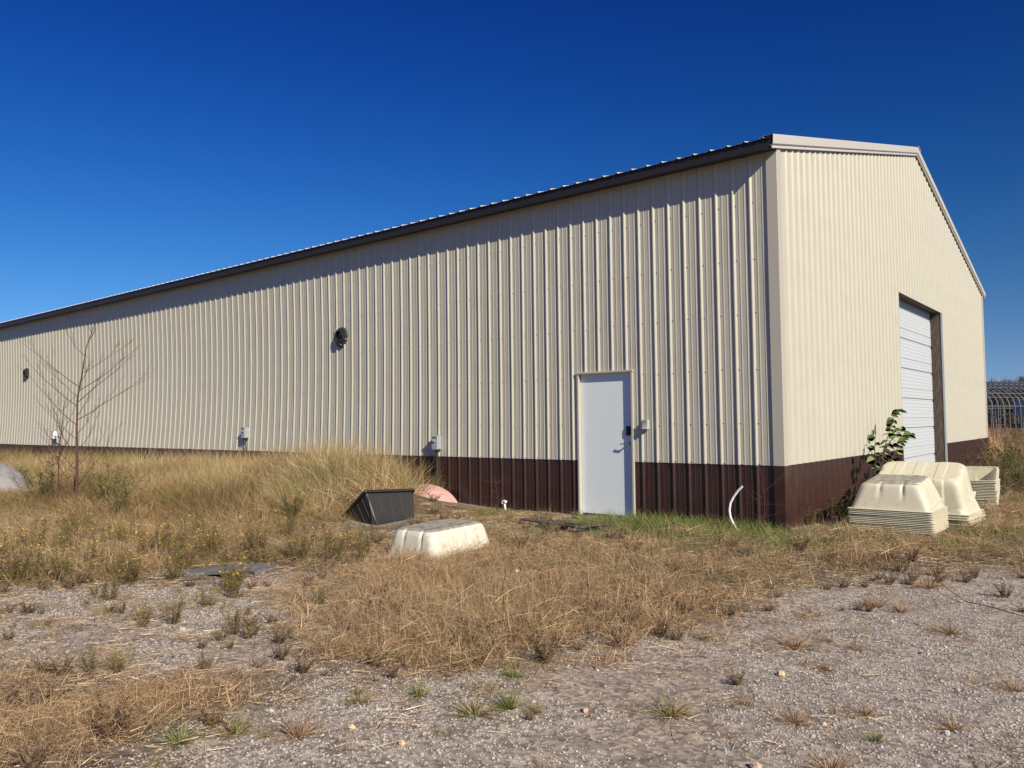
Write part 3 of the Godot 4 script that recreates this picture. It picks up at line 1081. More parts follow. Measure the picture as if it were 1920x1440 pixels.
func build_tubs() -> void:
	# front stack beside the gable: fifteen nested upside down, one on top askew
	var ms := tub_meshes(0.475, 0.44, 0.31, 0.30, 0.315, 0.030)
	var c := Vector3(1.005, 0, -1.10)
	var first: Node3D
	var step := 0.0205
	for k in 15:
		var jig := Transform3D(Basis(Vector3.UP, rng.randf_range(-0.012, 0.012)), c + Vector3(rng.randf_range(-0.006, 0.006), 0.045 + step * k, rng.randf_range(-0.006, 0.006)))
		var lab := "cream plastic tub nested upside down in the front stack, %s rim from the ground" % nth(k)
		if k == 0:
			first = make_tub(ms, jig, lab, "cream tubs nested in the front stack")
		else:
			var o := dup(first, "plastic_tub", lab, "cream tubs nested in the front stack")
			o.transform = jig
	var topt := Transform3D(Basis(Vector3.UP, 0.02) * Basis(Vector3.RIGHT, 0.085), c + Vector3(0.005, 0.395, -0.03))
	var tt := dup(first, "plastic_tub", "cream upside down tub crowning the front stack, two flutes in its side")
	tt.remove_meta("group")
	tt.transform = topt.scaled_local(Vector3(0.93, 0.93, 0.93))
	# second stack behind: a low nest and a bigger tub leaning on it
	var big := tub_meshes(0.58, 0.50, 0.47, 0.34, 0.46, 0.014, true)
	var c2 := Vector3(1.10, 0, -2.25)
	var lowt: Node3D
	for k in 6:
		var tr := Transform3D(Basis(Vector3.UP, -0.05 + rng.randf_range(-0.02, 0.02)), c2 + Vector3(0.12 + rng.randf_range(-0.01, 0.01), 0.05 + 0.03 * k, rng.randf_range(-0.02, 0.02)))
		var lab := "cream plastic tub nested low in the middle stack, %s rim from the ground" % nth(k)
		if k == 0:
			lowt = make_tub(ms, tr, lab, "cream tubs nested in the middle stack")
		else:
			dup(lowt, "plastic_tub", lab, "cream tubs nested in the middle stack").transform = tr
	var lean := Transform3D(Basis(Vector3.UP, 0.06) * Basis(Vector3.RIGHT, 0.28), c2 + Vector3(-0.05, 0.29, -0.02))
	var bt := make_tub(big, lean, "largest cream tub, leaning upside down behind the front stack, broad grooves in its wall", "", "tub_plastic", "tub_plastic")
	for x in [-0.27, -0.02, 0.24]:
		part("rib", box_mesh(Vector3(0.11, 0.018, 0.60), 0.008), M.tub_plastic, bt, Vector3(x, 0.457, 0.0))
	# third stack at the back: right side up, nested, tilting up at the rear
	var c3 := Vector3(1.13, 0, -4.75)
	for k in 16:
		var tr := Transform3D(Basis(Vector3.UP, 0.10) * Basis(Vector3.RIGHT, 0.15 + 0.003 * k) * Basis(Vector3.FORWARD, PI), c3 + Vector3(rng.randf_range(-0.012, 0.012), 0.16 + 0.025 * k, rng.randf_range(-0.012, 0.012)))
		var lab := "cream plastic tub nested right side up in the rear stack, %s from the ground" % nth(k)
		var o := dup(first, "plastic_tub", lab if k < 15 else "open cream tub on top of the rear stack, its pale inside showing", "cream tubs nested in the rear stack")
		if k == 15:
			o.remove_meta("group")
		o.transform = tr
	# white tub lying upside down in the grass
	var wm := tub_meshes(0.40, 0.54, 0.265, 0.415, 0.36, 0.026)
	make_tub(wm, Transform3D(Basis(Vector3.UP, 0.03) * Basis(Vector3.RIGHT, 0.02), Vector3(-2.735, -0.065, 3.11)), "weathered white tub lying upside down in brown grass before the black tote", "", "tub_white", "tub_soiled")
	# the tote: black, open side up and away, sunk at one end
	var t := thing("storage_tote", "black ribbed plastic storage tote tipped over in the tall grass", "storage tote")
	var R := Basis(Vector3(0.775273, -0.010183, -0.631545), Vector3(0.038342, 0.998785, 0.030964), Vector3(0.630462, -0.048220, 0.774721))
	var D := (R * Vector3(0.767, -0.058, -0.64)).normalized()      # along the long rim
	var dn := (R * Vector3(0.337, -0.8125, 0.477)).normalized()    # towards its bottom
	var Bv := dn.cross(D).normalized()
	if Bv.dot(R * Vector3(-0.547, -0.581, -0.603)) < 0.0:
		Bv = -Bv
	var A := Vector3(-4.95, 0.505, 2.35)
	var hl := 0.42
	var hw := 0.39
	# local: x along D, y up out of the opening, z along -B
	t.transform = Transform3D(Basis(D, -dn, D.cross(-dn)), A + D * hl + Bv * hw)
	var st := begin()
	var loops := []
	for q in [[0.0, 0.0], [-0.06, 0.006], [-0.30, 0.045], [-0.50, 0.075], [-0.52, 0.095]]:
		loops.append(rr_loop(hl - 0.03 - q[1], hw - 0.03 - q[1], 0.03, q[0]))
	loft(st, loops, true)
	part("tote_wall", soft(st), M.black_plastic, t)
	st = begin()
	loft(st, [rr_loop(hl - 0.03, hw - 0.03, 0.03, 0.0), rr_loop(hl - 0.01, hw - 0.01, 0.04, 0.012), rr_loop(hl, hw, 0.04, 0.004), rr_loop(hl, hw, 0.04, -0.026), rr_loop(hl - 0.012, hw - 0.012, 0.04, -0.032), rr_loop(hl - 0.034, hw - 0.034, 0.03, -0.026)], false)
	part("rim", soft(st), M.black_plastic, t)
	# raised ribs down the two sides in view
	var zs := 1.0 if t.basis.z.dot(Bv) < 0.0 else -1.0
	for k in 5:
		var x := -0.36 + 0.17 * k
		st = begin()
		var y1 := -0.46 if k % 2 == 0 else -0.30
		tube(st, [Vector3(x, -0.045, zs * (hw - 0.031)), Vector3(x * 0.97, y1, zs * (hw - 0.03 - 0.15 * -y1))], [0.006, 0.006], 6)
		part("rib", st.commit(), M.black_plastic, t)
	for k in 4:
		var z := -0.22 + 0.15 * k
		st = begin()
		tube(st, [Vector3(-(hl - 0.031), -0.045, z), Vector3(-(hl - 0.03 - 0.065), -0.44, z * 0.95)], [0.006, 0.006], 6)
		part("rib", st.commit(), M.black_plastic, t)

# ---------------------------------------------------------------- other things in the yard
func build_yard_things() -> void:
	# bent white pipe by the corner
	var st := begin()
	tube(st, [Vector3(-0.37, 0.625, 0.36), Vector3(-0.42, 0.575, 0.37), Vector3(-0.475, 0.50, 0.38), Vector3(-0.515, 0.42, 0.39), Vector3(-0.527, 0.335, 0.40), Vector3(-0.517, 0.25, 0.40), Vector3(-0.48, 0.17, 0.40), Vector3(-0.42, 0.08, 0.40), Vector3(-0.38, 0.0, 0.40)], [0.0145, 0.0145, 0.0145, 0.0145, 0.0145, 0.0145, 0.0145, 0.0145, 0.0145], 10)
	single("bent_pipe", st.commit(), M.pvc_white, "thin white plastic pipe curving out of the grass near the corner", "pipe")
	# elbow stub left of the door
	var t := thing("pipe_stub", "short white plastic pipe elbow by the brown wall left of the door", "pipe", Vector3(-4.32, 0.0, 0.10))
	st = begin()
	tube(st, [Vector3(0.05, 0.02, 0.02), Vector3(0.012, 0.15, 0.0), Vector3(0.0, 0.185, 0.0)], [0.017, 0.017, 0.017], 10)
	part("riser", st.commit(), M.pvc_white, t)
	st = begin()
	tube(st, [Vector3(-0.03, 0.165, 0.0), Vector3(-0.028, 0.195, 0.0), Vector3(0.0, 0.202, 0.0), Vector3(0.045, 0.198, 0.01)], [0.023, 0.023, 0.024, 0.023], 10)
	part("elbow", st.commit(), M.pvc_white, t)
	# faded pink dish half sunk in the mound
	var p := thing("wading_pool", "faded pink plastic wading pool tipped on edge, half buried in straw grass", "wading pool", Vector3(-5.60, -0.10, 0.62))
	p.basis = Basis(Vector3.UP, 0.62) * Basis(Vector3.RIGHT, 1.12) * Basis(Vector3.UP, 0.3)
	var prof := [[0.0, 0.02], [0.40, 0.02], [0.47, 0.03], [0.53, 0.07], [0.575, 0.13], [0.60, 0.145], [0.625, 0.14], [0.63, 0.12], [0.60, 0.115], [0.56, 0.06], [0.50, 0.0], [0.0, -0.01]]
	var nn := 56
	var loops := []
	for q in prof:
		var l := PackedVector3Array()
		for k in nn:
			var a := TAU * k / nn
			l.append(Vector3(cos(a) * q[0], -q[1], sin(a) * q[0]))
		loops.append(l)
	st = begin()
	loft(st, loops.slice(0, 5), false)
	part("floor_pan", soft(st), M.pink_plastic, p)
	st = begin()
	loft(st, loops.slice(4, 12), false)
	part("rim", soft(st), M.pink_plastic, p)
	# weathered boards of a broken pallet
	var pl := thing("broken_pallet", "broken grey wooden pallet sunk in the grass in front of the door", "pallet", on_ground(-2.3, 1.35, -0.01))
	for q in [[Vector3(-0.36, 0.085, 0.02), 0.72, 0.10, -0.19], [Vector3(0.17, 0.080, 0.11), 0.46, 0.10, -0.24], [Vector3(0.40, 0.085, -0.05), 0.62, 0.09, 1.25], [Vector3(-0.02, 0.055, -0.22), 0.95, 0.09, -0.16]]:
		part("board", box_mesh(Vector3(q[1], 0.022, q[2]), 0.004), M.grey_wood, pl, q[0]).basis = Basis(Vector3.UP, q[3]) * Basis(Vector3.RIGHT, rng.randf_range(-0.15, 0.15))
	for x in [-0.3, 0.05]:
		part("block", box_mesh(Vector3(0.09, 0.09, 0.12), 0.006), M.grey_wood, pl, Vector3(x, 0.03, 0.03))
	# cracked grey board by the weeds
	var sl := thing("cracked_board", "grey cracked board lying flat among yellow weeds at left", "board", on_ground(-3.78, 5.20, 0.035))
	sl.basis = (Basis(Vector3.UP, 0.45) * Basis(Vector3.FORWARD, -0.04)).scaled(Vector3(0.95, 0.75, 1.0))
	var slate := mat("slate_board", lin(0.22, 0.22, 0.235), 0.8)
	slate.albedo_texture = M.tub_soiled.albedo_texture
	triplanar(slate, 1.5, false)
	var polys := [[Vector2(-0.60, 0.06), Vector2(-0.12, -0.20), Vector2(0.10, -0.02), Vector2(-0.05, 0.20), Vector2(-0.4, 0.26)], [Vector2(-0.09, -0.22), Vector2(0.22, -0.30), Vector2(0.19, -0.06), Vector2(0.125, -0.03)], [Vector2(0.25, -0.30), Vector2(0.55, -0.20), Vector2(0.50, 0.12), Vector2(0.22, -0.05)], [Vector2(0.15, 0.00), Vector2(0.20, -0.02), Vector2(0.46, 0.15), Vector2(0.30, 0.30), Vector2(0.0, 0.21)]]
	for poly in polys:
		st = begin()
		var n: int = poly.size()
		var tilt := rng.randf_range(-0.12, 0.12)
		for i in n:
			var a: Vector2 = poly[i]
			var b: Vector2 = poly[(i + 1) % n]
			var y0 := tilt * a.x
			var y1 := tilt * b.x
			quad(st, Vector3(a.x, y0 - 0.035, a.y), Vector3(b.x, y1 - 0.035, b.y), Vector3(b.x, y1, b.y), Vector3(a.x, y0, a.y))
			if i > 0 and i < n - 1:
				var z: Vector2 = poly[0]
				tri(st, Vector3(z.x, tilt * z.x, z.y), Vector3(a.x, y0, a.y), Vector3(b.x, y1, b.y))
		part("piece", st.commit(), slate, sl)
	# crumpled pale sheet at the left edge of the yard
	var tarp := mat("tarp", lin(0.30, 0.29, 0.305), 0.7)
	tarp.albedo_texture = M.tub_plastic.albedo_texture
	triplanar(tarp, 0.9, false)
	var rows := []
	for i in 37:
		var row := PackedVector3Array()
		for j in 27:
			var u := -1.0 + i / 18.0
			var v := -1.0 + j / 13.0
			var d := maxf(0.0, 1.0 - pow(absf(u), 2.4)) * maxf(0.0, 1.0 - pow(absf(v), 2.4))
			var h := 0.78 * pow(d, 0.55) - 0.05
			h += d * 0.10 * n_fine.get_noise_2d(u * 150.0 + v * 60.0, v * 160.0) + d * 0.13 * absf(sin(u * 6.0 + v * 9.0 + 3.0 * n_soft.get_noise_2d(u * 100, v * 100)))
			row.append(Vector3(u * 1.15, h, v * 0.7))
		rows.append(row)
	st = begin()
	st.set_smooth_group(0)
	for i in 36:
		for j in 26:
			for v in [rows[i][j], rows[i][j + 1], rows[i + 1][j + 1], rows[i][j], rows[i + 1][j + 1], rows[i + 1][j]]:
				st.add_vertex(v)
	var tp := single("tarp", soft(st), tarp, "pale grey plastic sheet heaped in the straw grass beyond the bare sapling", "tarp", on_ground(-15.8, 3.45))
	tp.scale = Vector3(0.9, 0.70, 1.0)
	tp.rotation.y = -0.35
	# dark twig on the gravel
	st = begin()
	tube(st, [on_ground(2.09, 2.30, 0.05), on_ground(2.32, 2.66, 0.02), on_ground(2.50, 2.70, 0.012), on_ground(2.69, 2.84, 0.01), on_ground(2.9, 2.92, 0.01)], [0.002, 0.0035, 0.0035, 0.003, 0.002], 6)
	single("twig", st.commit(), M.bark_dark, "thin dark curved twig lying across the gravel at right", "twig")
	# dry stalks by the corner
	var made := 0
	for q in [[-0.05, 1.75, 0.42, "tall dry weed stalk standing alone in the grass before the corner"], [-0.10, 0.42, 0.85, "wispy dry weed stalk against the brown wainscot at the corner"], [0.45, -0.35, 0.6, "thin dry weed stalk against the brown gable base by the tubs"], [-3.9, 0.75, 0.55, "branchy dry weed against the brown wall between pink pool and elbow"]]:
		st = begin()
		var root := on_ground(q[0], q[1], -0.02)
		var top := root + Vector3(rng.randf_range(-0.06, 0.08), q[2], rng.randf_range(-0.05, 0.05))
		var mid := root.lerp(top, 0.5) + Vector3(0.02, 0, 0.01)
		tube(st, [root, mid, top], [0.004, 0.003, 0.0015], 5)
		for k in 14 + made * 6:
			var f := rng.randf_range(0.15, 0.95)
			var s := root.lerp(top, f)
			var e: Vector3 = s + Vector3(rng.randfn(0, 0.16), rng.randf_range(0.02, 0.22), rng.randfn(0, 0.16)) * q[2] * 1.4
			tube(st, [s, s.lerp(e, 0.5) + Vector3(0, -0.015, 0), e], [0.0022, 0.0018, 0.001], 4, false)
		single("dry_stalk", st.commit(), M.bark_red, q[3], "dry weed")
		made += 1

# ---------------------------------------------------------------- bare sapling at the left
func branch(st: SurfaceTool, root: Vector3, dir: Vector3, len: float, r: float, lift: float, depth: int) -> void:
	var pts := [root]
	var rad := [r]
	var d := dir.normalized()
	var p := root
	var n := 7
	for k in n:
		d = (d + Vector3.UP * lift / n + Vector3(rng.randfn(0, 0.07), rng.randfn(0, 0.04), rng.randfn(0, 0.07))).normalized()
		p += d * len / n
		pts.append(p)
		rad.append(lerpf(r, 0.0016, float(k + 1) / n))
	tube(st, pts, rad, 5, false)
	if depth > 0:
		for k in range(2, n):
			if rng.randf() < 0.95:
				var side := Vector3(rng.randfn(0, 1), rng.randf_range(0.1, 0.8), rng.randfn(0, 1)).normalized()
				branch(st, pts[k], (d * 0.9 + side * 0.75).normalized(), len * rng.randf_range(0.22, 0.5) * (1.0 - 0.08 * k), rad[k] * 0.55, 0.35, depth - 1)

func build_sapling() -> void:
	var right := Vector3(0.775, 0, -0.632)
	var deep := Vector3(-0.632, 0, -0.775)
	var at := on_ground(-10.78, 3.75, -0.05)
	var t := thing("bare_sapling", "leafless reddish sapling with upswept branches in front of the long wall", "tree", at)
	t.scale = Vector3(0.92, 0.90, 0.92)
	var st := begin()
	var line := [Vector3(0, 0, 0), right * 0.02 + Vector3.UP * 0.7, right * -0.0 + Vector3.UP * 1.5, right * 0.0 + Vector3.UP * 2.1, right * 0.08 + Vector3.UP * 2.6, right * 0.15 + Vector3.UP * 3.1, right * 0.30 + Vector3.UP * 3.55, right * 0.45 + Vector3.UP * 4.05]
	tube(st, line, [0.027, 0.024, 0.020, 0.016, 0.012, 0.008, 0.005, 0.002], 8, false)
	part("trunk", st.commit(), M.bark_red, t)
	# [height, length, towards right(+)/left(-), outward, lift]
	for q in [[0.45, 1.5, 1.0, 0.9, 0.9], [0.40, 1.7, -1.0, 1.2, 0.7], [0.75, 1.3, -1.0, 1.0, 0.7], [0.85, 1.0, 1.0, 0.8, 0.8], [1.05, 1.95, -1.0, 1.0, 0.25], [1.15, 0.9, 1.0, 0.8, 0.6], [1.35, 0.9, -1.0, 0.9, 0.5], [1.45, 0.8, 1.0, 0.6, 0.6], [1.62, 2.0, -1.0, 1.05, 0.30], [1.72, 1.75, 1.0, 1.05, 0.35], [1.80, 0.8, 1.0, 0.5, 0.4], [1.98, 1.6, -1.0, 1.0, 0.25], [2.05, 1.55, 1.0, 1.0, 0.4], [2.15, 1.1, -1.0, 0.8, 0.35], [2.28, 1.35, 1.0, 1.0, 0.4], [2.35, 1.45, -1.0, 1.1, 0.35], [2.45, 0.7, 1.0, 0.9, 0.4], [2.62, 1.1, 1.0, 1.1, 0.35], [2.95, 0.85, -1.0, 0.7, 0.3], [3.2, 0.6, 1.0, 0.5, 0.2], [3.4, 0.5, -1.0, 0.3, 0.2]]:
		st = begin()
		var base := Vector3.ZERO
		for k in line.size() - 1:
			if line[k].y <= q[0] and line[k + 1].y > q[0]:
				base = line[k].lerp(line[k + 1], (q[0] - line[k].y) / (line[k + 1].y - line[k].y))
		var dir: Vector3 = right * q[2] * q[3] + Vector3.UP * 0.62 + deep * rng.randfn(0, 0.35)
		branch(st, base, dir, q[1], 0.0085 if q[1] > 1.2 else 0.006, q[4] * 1.2, 2)
		part("branch", st.commit(), M.bark_red, t)
	# thin second stem beside it
	var t2 := thing("bare_seedling", "thin single-stemmed leafless seedling just left of the larger sapling", "tree", on_ground(-11.2, 3.85, -0.05))
	t2.scale = Vector3(0.8, 0.85, 0.8)
	st = begin()
	tube(st, [Vector3.ZERO, right * -0.03 + Vector3.UP * 0.8, right * 0.0 + Vector3.UP * 1.4, right * 0.06 + Vector3.UP * 2.1, right * 0.2 + Vector3.UP * 2.55], [0.018, 0.015, 0.011, 0.007, 0.002], 6, false)
	part("trunk", st.commit(), M.bark_red, t2)
	for k in 9:
		st = begin()
		var y := 0.25 + 0.22 * k
		branch(st, Vector3.UP * y, right * (1.0 if k % 2 == 0 else -1.0) * 0.7 + Vector3.UP * 0.8 + deep * rng.randfn(0, 0.4), 0.9 - 0.05 * k, 0.006, 0.6, 1)
		part("branch", st.commit(), M.bark_red, t2)

# ---------------------------------------------------------------- leafy shrub by the roll door
func build_shrub() -> void:
	var t := thing("leafy_shrub", "green broad-leaved shrub with two arching shoots beside the roll door", "shrub", on_ground(0.40, -2.72))
	var st := begin()
	var shoots := [
		[Vector3(0.0, 0, 0), Vector3(-0.02, 0.45, -0.02), Vector3(0.0, 0.8, -0.15), Vector3(0.02, 1.15, -0.55), Vector3(0.0, 1.40, -1.0), Vector3(-0.02, 1.50, -1.35)],
		[Vector3(0.0, 0, 0), Vector3(0.0, 0.45, -0.05), Vector3(0.05, 0.72, -0.45), Vector3(0.06, 0.95, -1.0), Vector3(0.05, 1.06, -1.55), Vector3(0.02, 1.10, -2.0)],
		[Vector3(0.0, 0, 0), Vector3(-0.05, 0.5, 0.02), Vector3(-0.06, 0.95, -0.02), Vector3(-0.05, 1.12, -0.06)],
		[Vector3(0.0, 0, 0), Vector3(0.06, 0.35, -0.1), Vector3(0.12, 0.62, -0.4), Vector3(0.15, 0.74, -0.75)],
		[Vector3(0.0, 0.75, -0.12), Vector3(0.05, 0.98, -0.35), Vector3(0.08, 1.12, -0.75), Vector3(0.05, 1.22, -1.15)]]
	var spots := []
	for s in shoots:
		var rad := []
		for k in s.size():
			rad.append(lerpf(0.011, 0.002, float(k) / (s.size() - 1)))
		tube(st, s, rad, 6, false)
		for k in s.size() - 1:
			var a: Vector3 = s[k]
			var b: Vector3 = s[k + 1]
			var many := int(a.distance_to(b) / 0.070)
			for i in many:
				var p := a.lerp(b, (i + 0.5) / many)
				if p.y > 0.18:
					spots.append([p, (b - a).normalized()])
	part("stem", st.commit(), M.bark_dark, t)
	# leaf blades: a few shapes, pointed, folded along the midrib
	var leaves := []
	for v in 4:
		st = begin()
		var shade: Color = [Color(0.14, 0.235, 0.07), Color(0.17, 0.275, 0.075), Color(0.11, 0.19, 0.06), Color(0.21, 0.28, 0.085)][v]
		var w: Array = [0.0, 0.34, 0.46, 0.40, 0.22, 0.0]
		for k in 5:
			var x0 := k / 5.0
			var x1 := (k + 1) / 5.0
			for sg in [-1.0, 1.0]:
				var a := Vector3(x0, -0.10 * x0 * x0, 0)
				var b := Vector3(x1, -0.10 * x1 * x1, 0)
				var c := Vector3(x1, -0.10 * x1 * x1 + 0.16 * w[k + 1], sg * w[k + 1])
				var d := Vector3(x0, -0.10 * x0 * x0 + 0.16 * w[k], sg * w[k])
				for q in [[a, b, c], [a, c, d]]:
					var n: Vector3 = (q[1] - q[0]).cross(q[2] - q[0]).normalized()
					if n.y < 0:
						n = -n
					for p in q:
						st.set_color(shade)
						st.set_normal(n)
						st.add_vertex(p)
		leaves.append(st.commit())
	for i in spots.size():
		var p: Vector3 = spots[i][0]
		var d: Vector3 = spots[i][1]
		var side := d.cross(Vector3.UP).normalized() * (1.0 if i % 2 == 0 else -1.0)
		var x := (side + d * rng.randf_range(-0.2, 0.6) + Vector3.DOWN * rng.randf_range(0.0, 0.7) + Vector3(rng.randfn(0, 0.3), 0, rng.randfn(0, 0.3))).normalized()
		var z := x.cross((Vector3(0.75, 0.75, 0.45) + Vector3(rng.randfn(0, 0.45), rng.randfn(0, 0.2), rng.randfn(0, 0.45))).normalized()).normalized()
		var y := z.cross(x)
		var len := rng.randf_range(0.06, 0.15)
		var o := part("leaf", leaves[rng.randi() % 4], M.leaf, t)
		o.transform = Transform3D(Basis(x * len, y * len, z * len), p)

# ---------------------------------------------------------------- greenhouse frame far right
func build_greenhouse() -> void:
	var u := Vector3(0.40, 0, -0.9165)          # along its length
	var v := Vector3(0.9165, 0, 0.40)           # across, towards the near side
	var base := Vector3(-6.6, 0.10, -72.0)
	var t := thing("greenhouse_frame", "bare grey hoop greenhouse frame without cover beyond the barn", "greenhouse", base)
	var half := 4.6
	var arc := []
	for k in 23:
		var a := PI * k / 22.0
		arc.append(v * (cos(a) * half) + Vector3.UP * (2.15 + 2.25 * sin(a)))
	arc.push_front(v * half)
	arc.append(v * -half)
	var rad := []
	for k in arc.size():
		rad.append(0.032)
	var st := begin()
	tube(st, arc, rad, 5, false)
	var hoop := st.commit()
	for k in 38:
		part("hoop", hoop, M.galvanised, t, u * (k * 0.75 - 12.0))
	st = begin()
	for q in [0.0, 0.16, 0.33, 0.5, 0.67, 0.84, 1.0]:
		var a: float = PI * q
		var off := v * (cos(a) * (half - 0.04)) + Vector3.UP * (2.15 + 2.21 * sin(a))
		var pst := begin()
		tube(pst, [off + u * -12.2, off + u * 16.0], [0.03, 0.03], 5)
		part("purlin", pst.commit(), M.galvanised, t)
	# cross braces and a torn strip of white film inside
	for k in 8:
		var s := u * (k * 3.0 - 11.0)
		var pst := begin()
		tube(pst, [s + v * half * 0.97 + Vector3.UP * 2.1, s + u * 1.2 + v * half * 0.55 + Vector3.UP * 0.9], [0.028, 0.028], 5)
		tube(pst, [s + v * half * 0.98 + Vector3.UP * 2.2, s + v * -half * 0.98 + Vector3.UP * 2.2], [0.026, 0.026], 5)
		part("brace", pst.commit(), M.galvanised, t)
	st = begin()
	box(st, u * 6.0 + Vector3.UP * 2.2 - v * 1.0, Vector3(0.05, 1.5, 3.0), Basis(u, Vector3.UP, u.cross(Vector3.UP)), 0.01)
	box(st, u * 9.5 + Vector3.UP * 1.6 - v * 2.0, Vector3(2.4, 1.3, 0.06), Basis(u, Vector3.UP, u.cross(Vector3.UP)), 0.01)
	part("end_sheet", st.commit(), M.box_grey, t)

# ---------------------------------------------------------------- far trees
func build_far_trees() -> void:
	for q in [[-17.0, -168.0, 8.3, "dark evergreen treetop showing over the greenhouse frame, left of a pair"], [-15.0, -169.0, 9.2, "taller dark treetop over the greenhouse frame at the right picture edge"], [-9.0, -172.0, 8.6, "rounded far tree just beyond the right picture edge"]]:
		var t := thing("far_tree", q[3], "tree", Vector3(q[0], 0.0, q[1]), "trees beyond the greenhouse")
		var h: float = q[2]
		var st := begin()
		tube(st, [Vector3.ZERO, Vector3(0.1, h * 0.4, 0), Vector3(0.0, h * 0.8, 0.1)], [0.22, 0.16, 0.06], 7, false)
		for k in 9:
			var y := h * rng.randf_range(0.3, 0.7)
			tube(st, [Vector3(0, y, 0), Vector3(rng.randfn(0, 1.1), y + h * 0.2, rng.randfn(0, 1.1))], [0.08, 0.02], 5, false)
		part("trunk", st.commit(), M.bark_dark, t)
		st = begin()
		for c in 46:
			var a := rng.randf() * TAU
			var rr := 1.9 * sqrt(rng.randf())
			var cy := h * rng.randf_range(0.35, 0.97)
			rr *= clampf((h - cy) / (h * 0.35), 0.25, 1.0)
			var cc := Vector3(cos(a) * rr, cy, sin(a) * rr)
			for k in 70:
				var p := cc + Vector3(rng.randfn(0, 0.34), rng.randfn(0, 0.26), rng.randfn(0, 0.34))
				var x := Vector3(rng.randfn(0, 1), rng.randfn(0, 1), rng.randfn(0, 1)).normalized() * 0.10
				var y := Vector3(rng.randfn(0, 1), rng.randfn(0, 1), rng.randfn(0, 1)).normalized() * 0.07
				var n := x.cross(y).normalized()
				var col := pick([Color(0.030, 0.048, 0.022), Color(0.042, 0.060, 0.026), Color(0.055, 0.065, 0.03)])
				for w in [p - x, p + y, p + x]:
					st.set_color(col); st.set_normal(n); st.add_vertex(w)
		part("crown", st.commit(), M.leaf, t)

	# brown thicket that closes the field behind the greenhouse
	var brush := begin()
	for k in 620:
		var p := Vector3(rng.randfn(0, 1.0), 0, rng.randfn(0, 0.6))
		p.y = 3.6 * rng.randf() * clampf(1.3 - 0.4 * absf(p.x), 0.3, 1.0)
		var d := Vector3(rng.randfn(0, 0.6), rng.randf_range(0.1, 1.0), rng.randfn(0, 0.6))
		blade(brush, p, d, rng.randf_range(0.3, 0.7), rng.randf_range(0.04, 0.10), 0.2, pick([Color(0.085, 0.07, 0.04), Color(0.06, 0.058, 0.03), Color(0.12, 0.09, 0.05)]), 2)
	var bush := brush.commit()
	var spots := []
	var tints := []
	for k in 130:
		spots.append(Transform3D(Basis(Vector3.UP, rng.randf() * TAU).scaled(Vector3.ONE * rng.randf_range(1.2, 1.6)), Vector3(-50.0 + 0.75 * k + rng.randfn(0, 0.5), 0.0, -104.0 + rng.randfn(0, 2.0))))
		tints.append(tint(0.8, 1.2))
	scatter("far_thicket", bush, M.dry_grass, spots, tints, "dark brown thicket in the distance behind the greenhouse frame", "thicket")

# ---------------------------------------------------------------- gravel
func stone_mesh(seed_: int) -> ArrayMesh:
	var r2 := RandomNumberGenerator.new()
	r2.seed = seed_
	var s := SphereMesh.new()
	s.radius = 1.0; s.height = 2.0; s.radial_segments = 7; s.rings = 3
	var arr := s.get_mesh_arrays()
	var v: PackedVector3Array = arr[Mesh.ARRAY_VERTEX]
	var idx: PackedInt32Array = arr[Mesh.ARRAY_INDEX]
	var moved := {}
	var st := begin()
	for k in range(0, idx.size(), 3):
		var q: Array[Vector3] = []
		for j in 3:
			var p := v[idx[k + j]]
			var key := p.snapped(Vector3(0.01, 0.01, 0.01))
			if not moved.has(key):
				moved[key] = p * r2.randf_range(0.72, 1.12)
			q.append(moved[key])
		if (q[1] - q[0]).cross(q[2] - q[0]).length() > 0.001:
			tri(st, q[0], q[1], q[2])
	return st.commit()

func build_gravel() -> void:
	var places := []
	var tints := []
	var greys := [Color(0.46, 0.415, 0.365), Color(0.40, 0.36, 0.32), Color(0.51, 0.465, 0.41), Color(0.33, 0.30, 0.27), Color(0.46, 0.385, 0.315), Color(0.48, 0.40, 0.335), Color(0.55, 0.515, 0.465)]
	var cam := Vector2(3.43, 9.41)
	for i in 420000:
		var x := rng.randf_range(-6.0, 5.2)
		var z := rng.randf_range(0.3, 9.2)
		var d := cam.distance_to(Vector2(x, z))
		if d > 11.0 or rng.randf() > clampf(5.2 / d, 0.0, 1.0) * 0.9:
			continue
		if Vector2(x, z).dot(Vector2(-0.631, -0.776)) - cam.dot(Vector2(-0.631, -0.776)) < 1.5:
			continue
		if rng.randf() > 0.97 - 0.80 * silt(x, z):
			continue
		if grown(x, z) and rng.randf() > 0.30:
			continue
		var s := 0.0024 + 0.0050 * pow(rng.randf(), 3.0)
		if rng.randf() < 0.008:
			s *= 1.7
		var b := Basis.from_euler(Vector3(rng.randf_range(-0.5, 0.5), rng.randf() * TAU, rng.randf_range(-0.5, 0.5))).scaled(Vector3(1, 1, 1)) * Basis.from_scale(Vector3(s * rng.randf_range(0.8, 1.5), s * rng.randf_range(0.45, 0.85), s * rng.randf_range(0.8, 1.2)))
		places.append(Transform3D(b, on_ground(x, z, s * 0.25)))
		tints.append(pick(greys, 0.15))
	scatter("gravel", stone_mesh(3), M.gravel_stone, places, tints, "loose pale grey and tan gravel covering the open yard", "gravel")

# ---------------------------------------------------------------- grass
func all_inside(area: PackedVector2Array, x: float, z: float, r: float) -> bool:
	return inside(area, x, z) and inside(area, x + r, z) and inside(area, x - r, z) and inside(area, x, z + r) and inside(area, x, z - r)

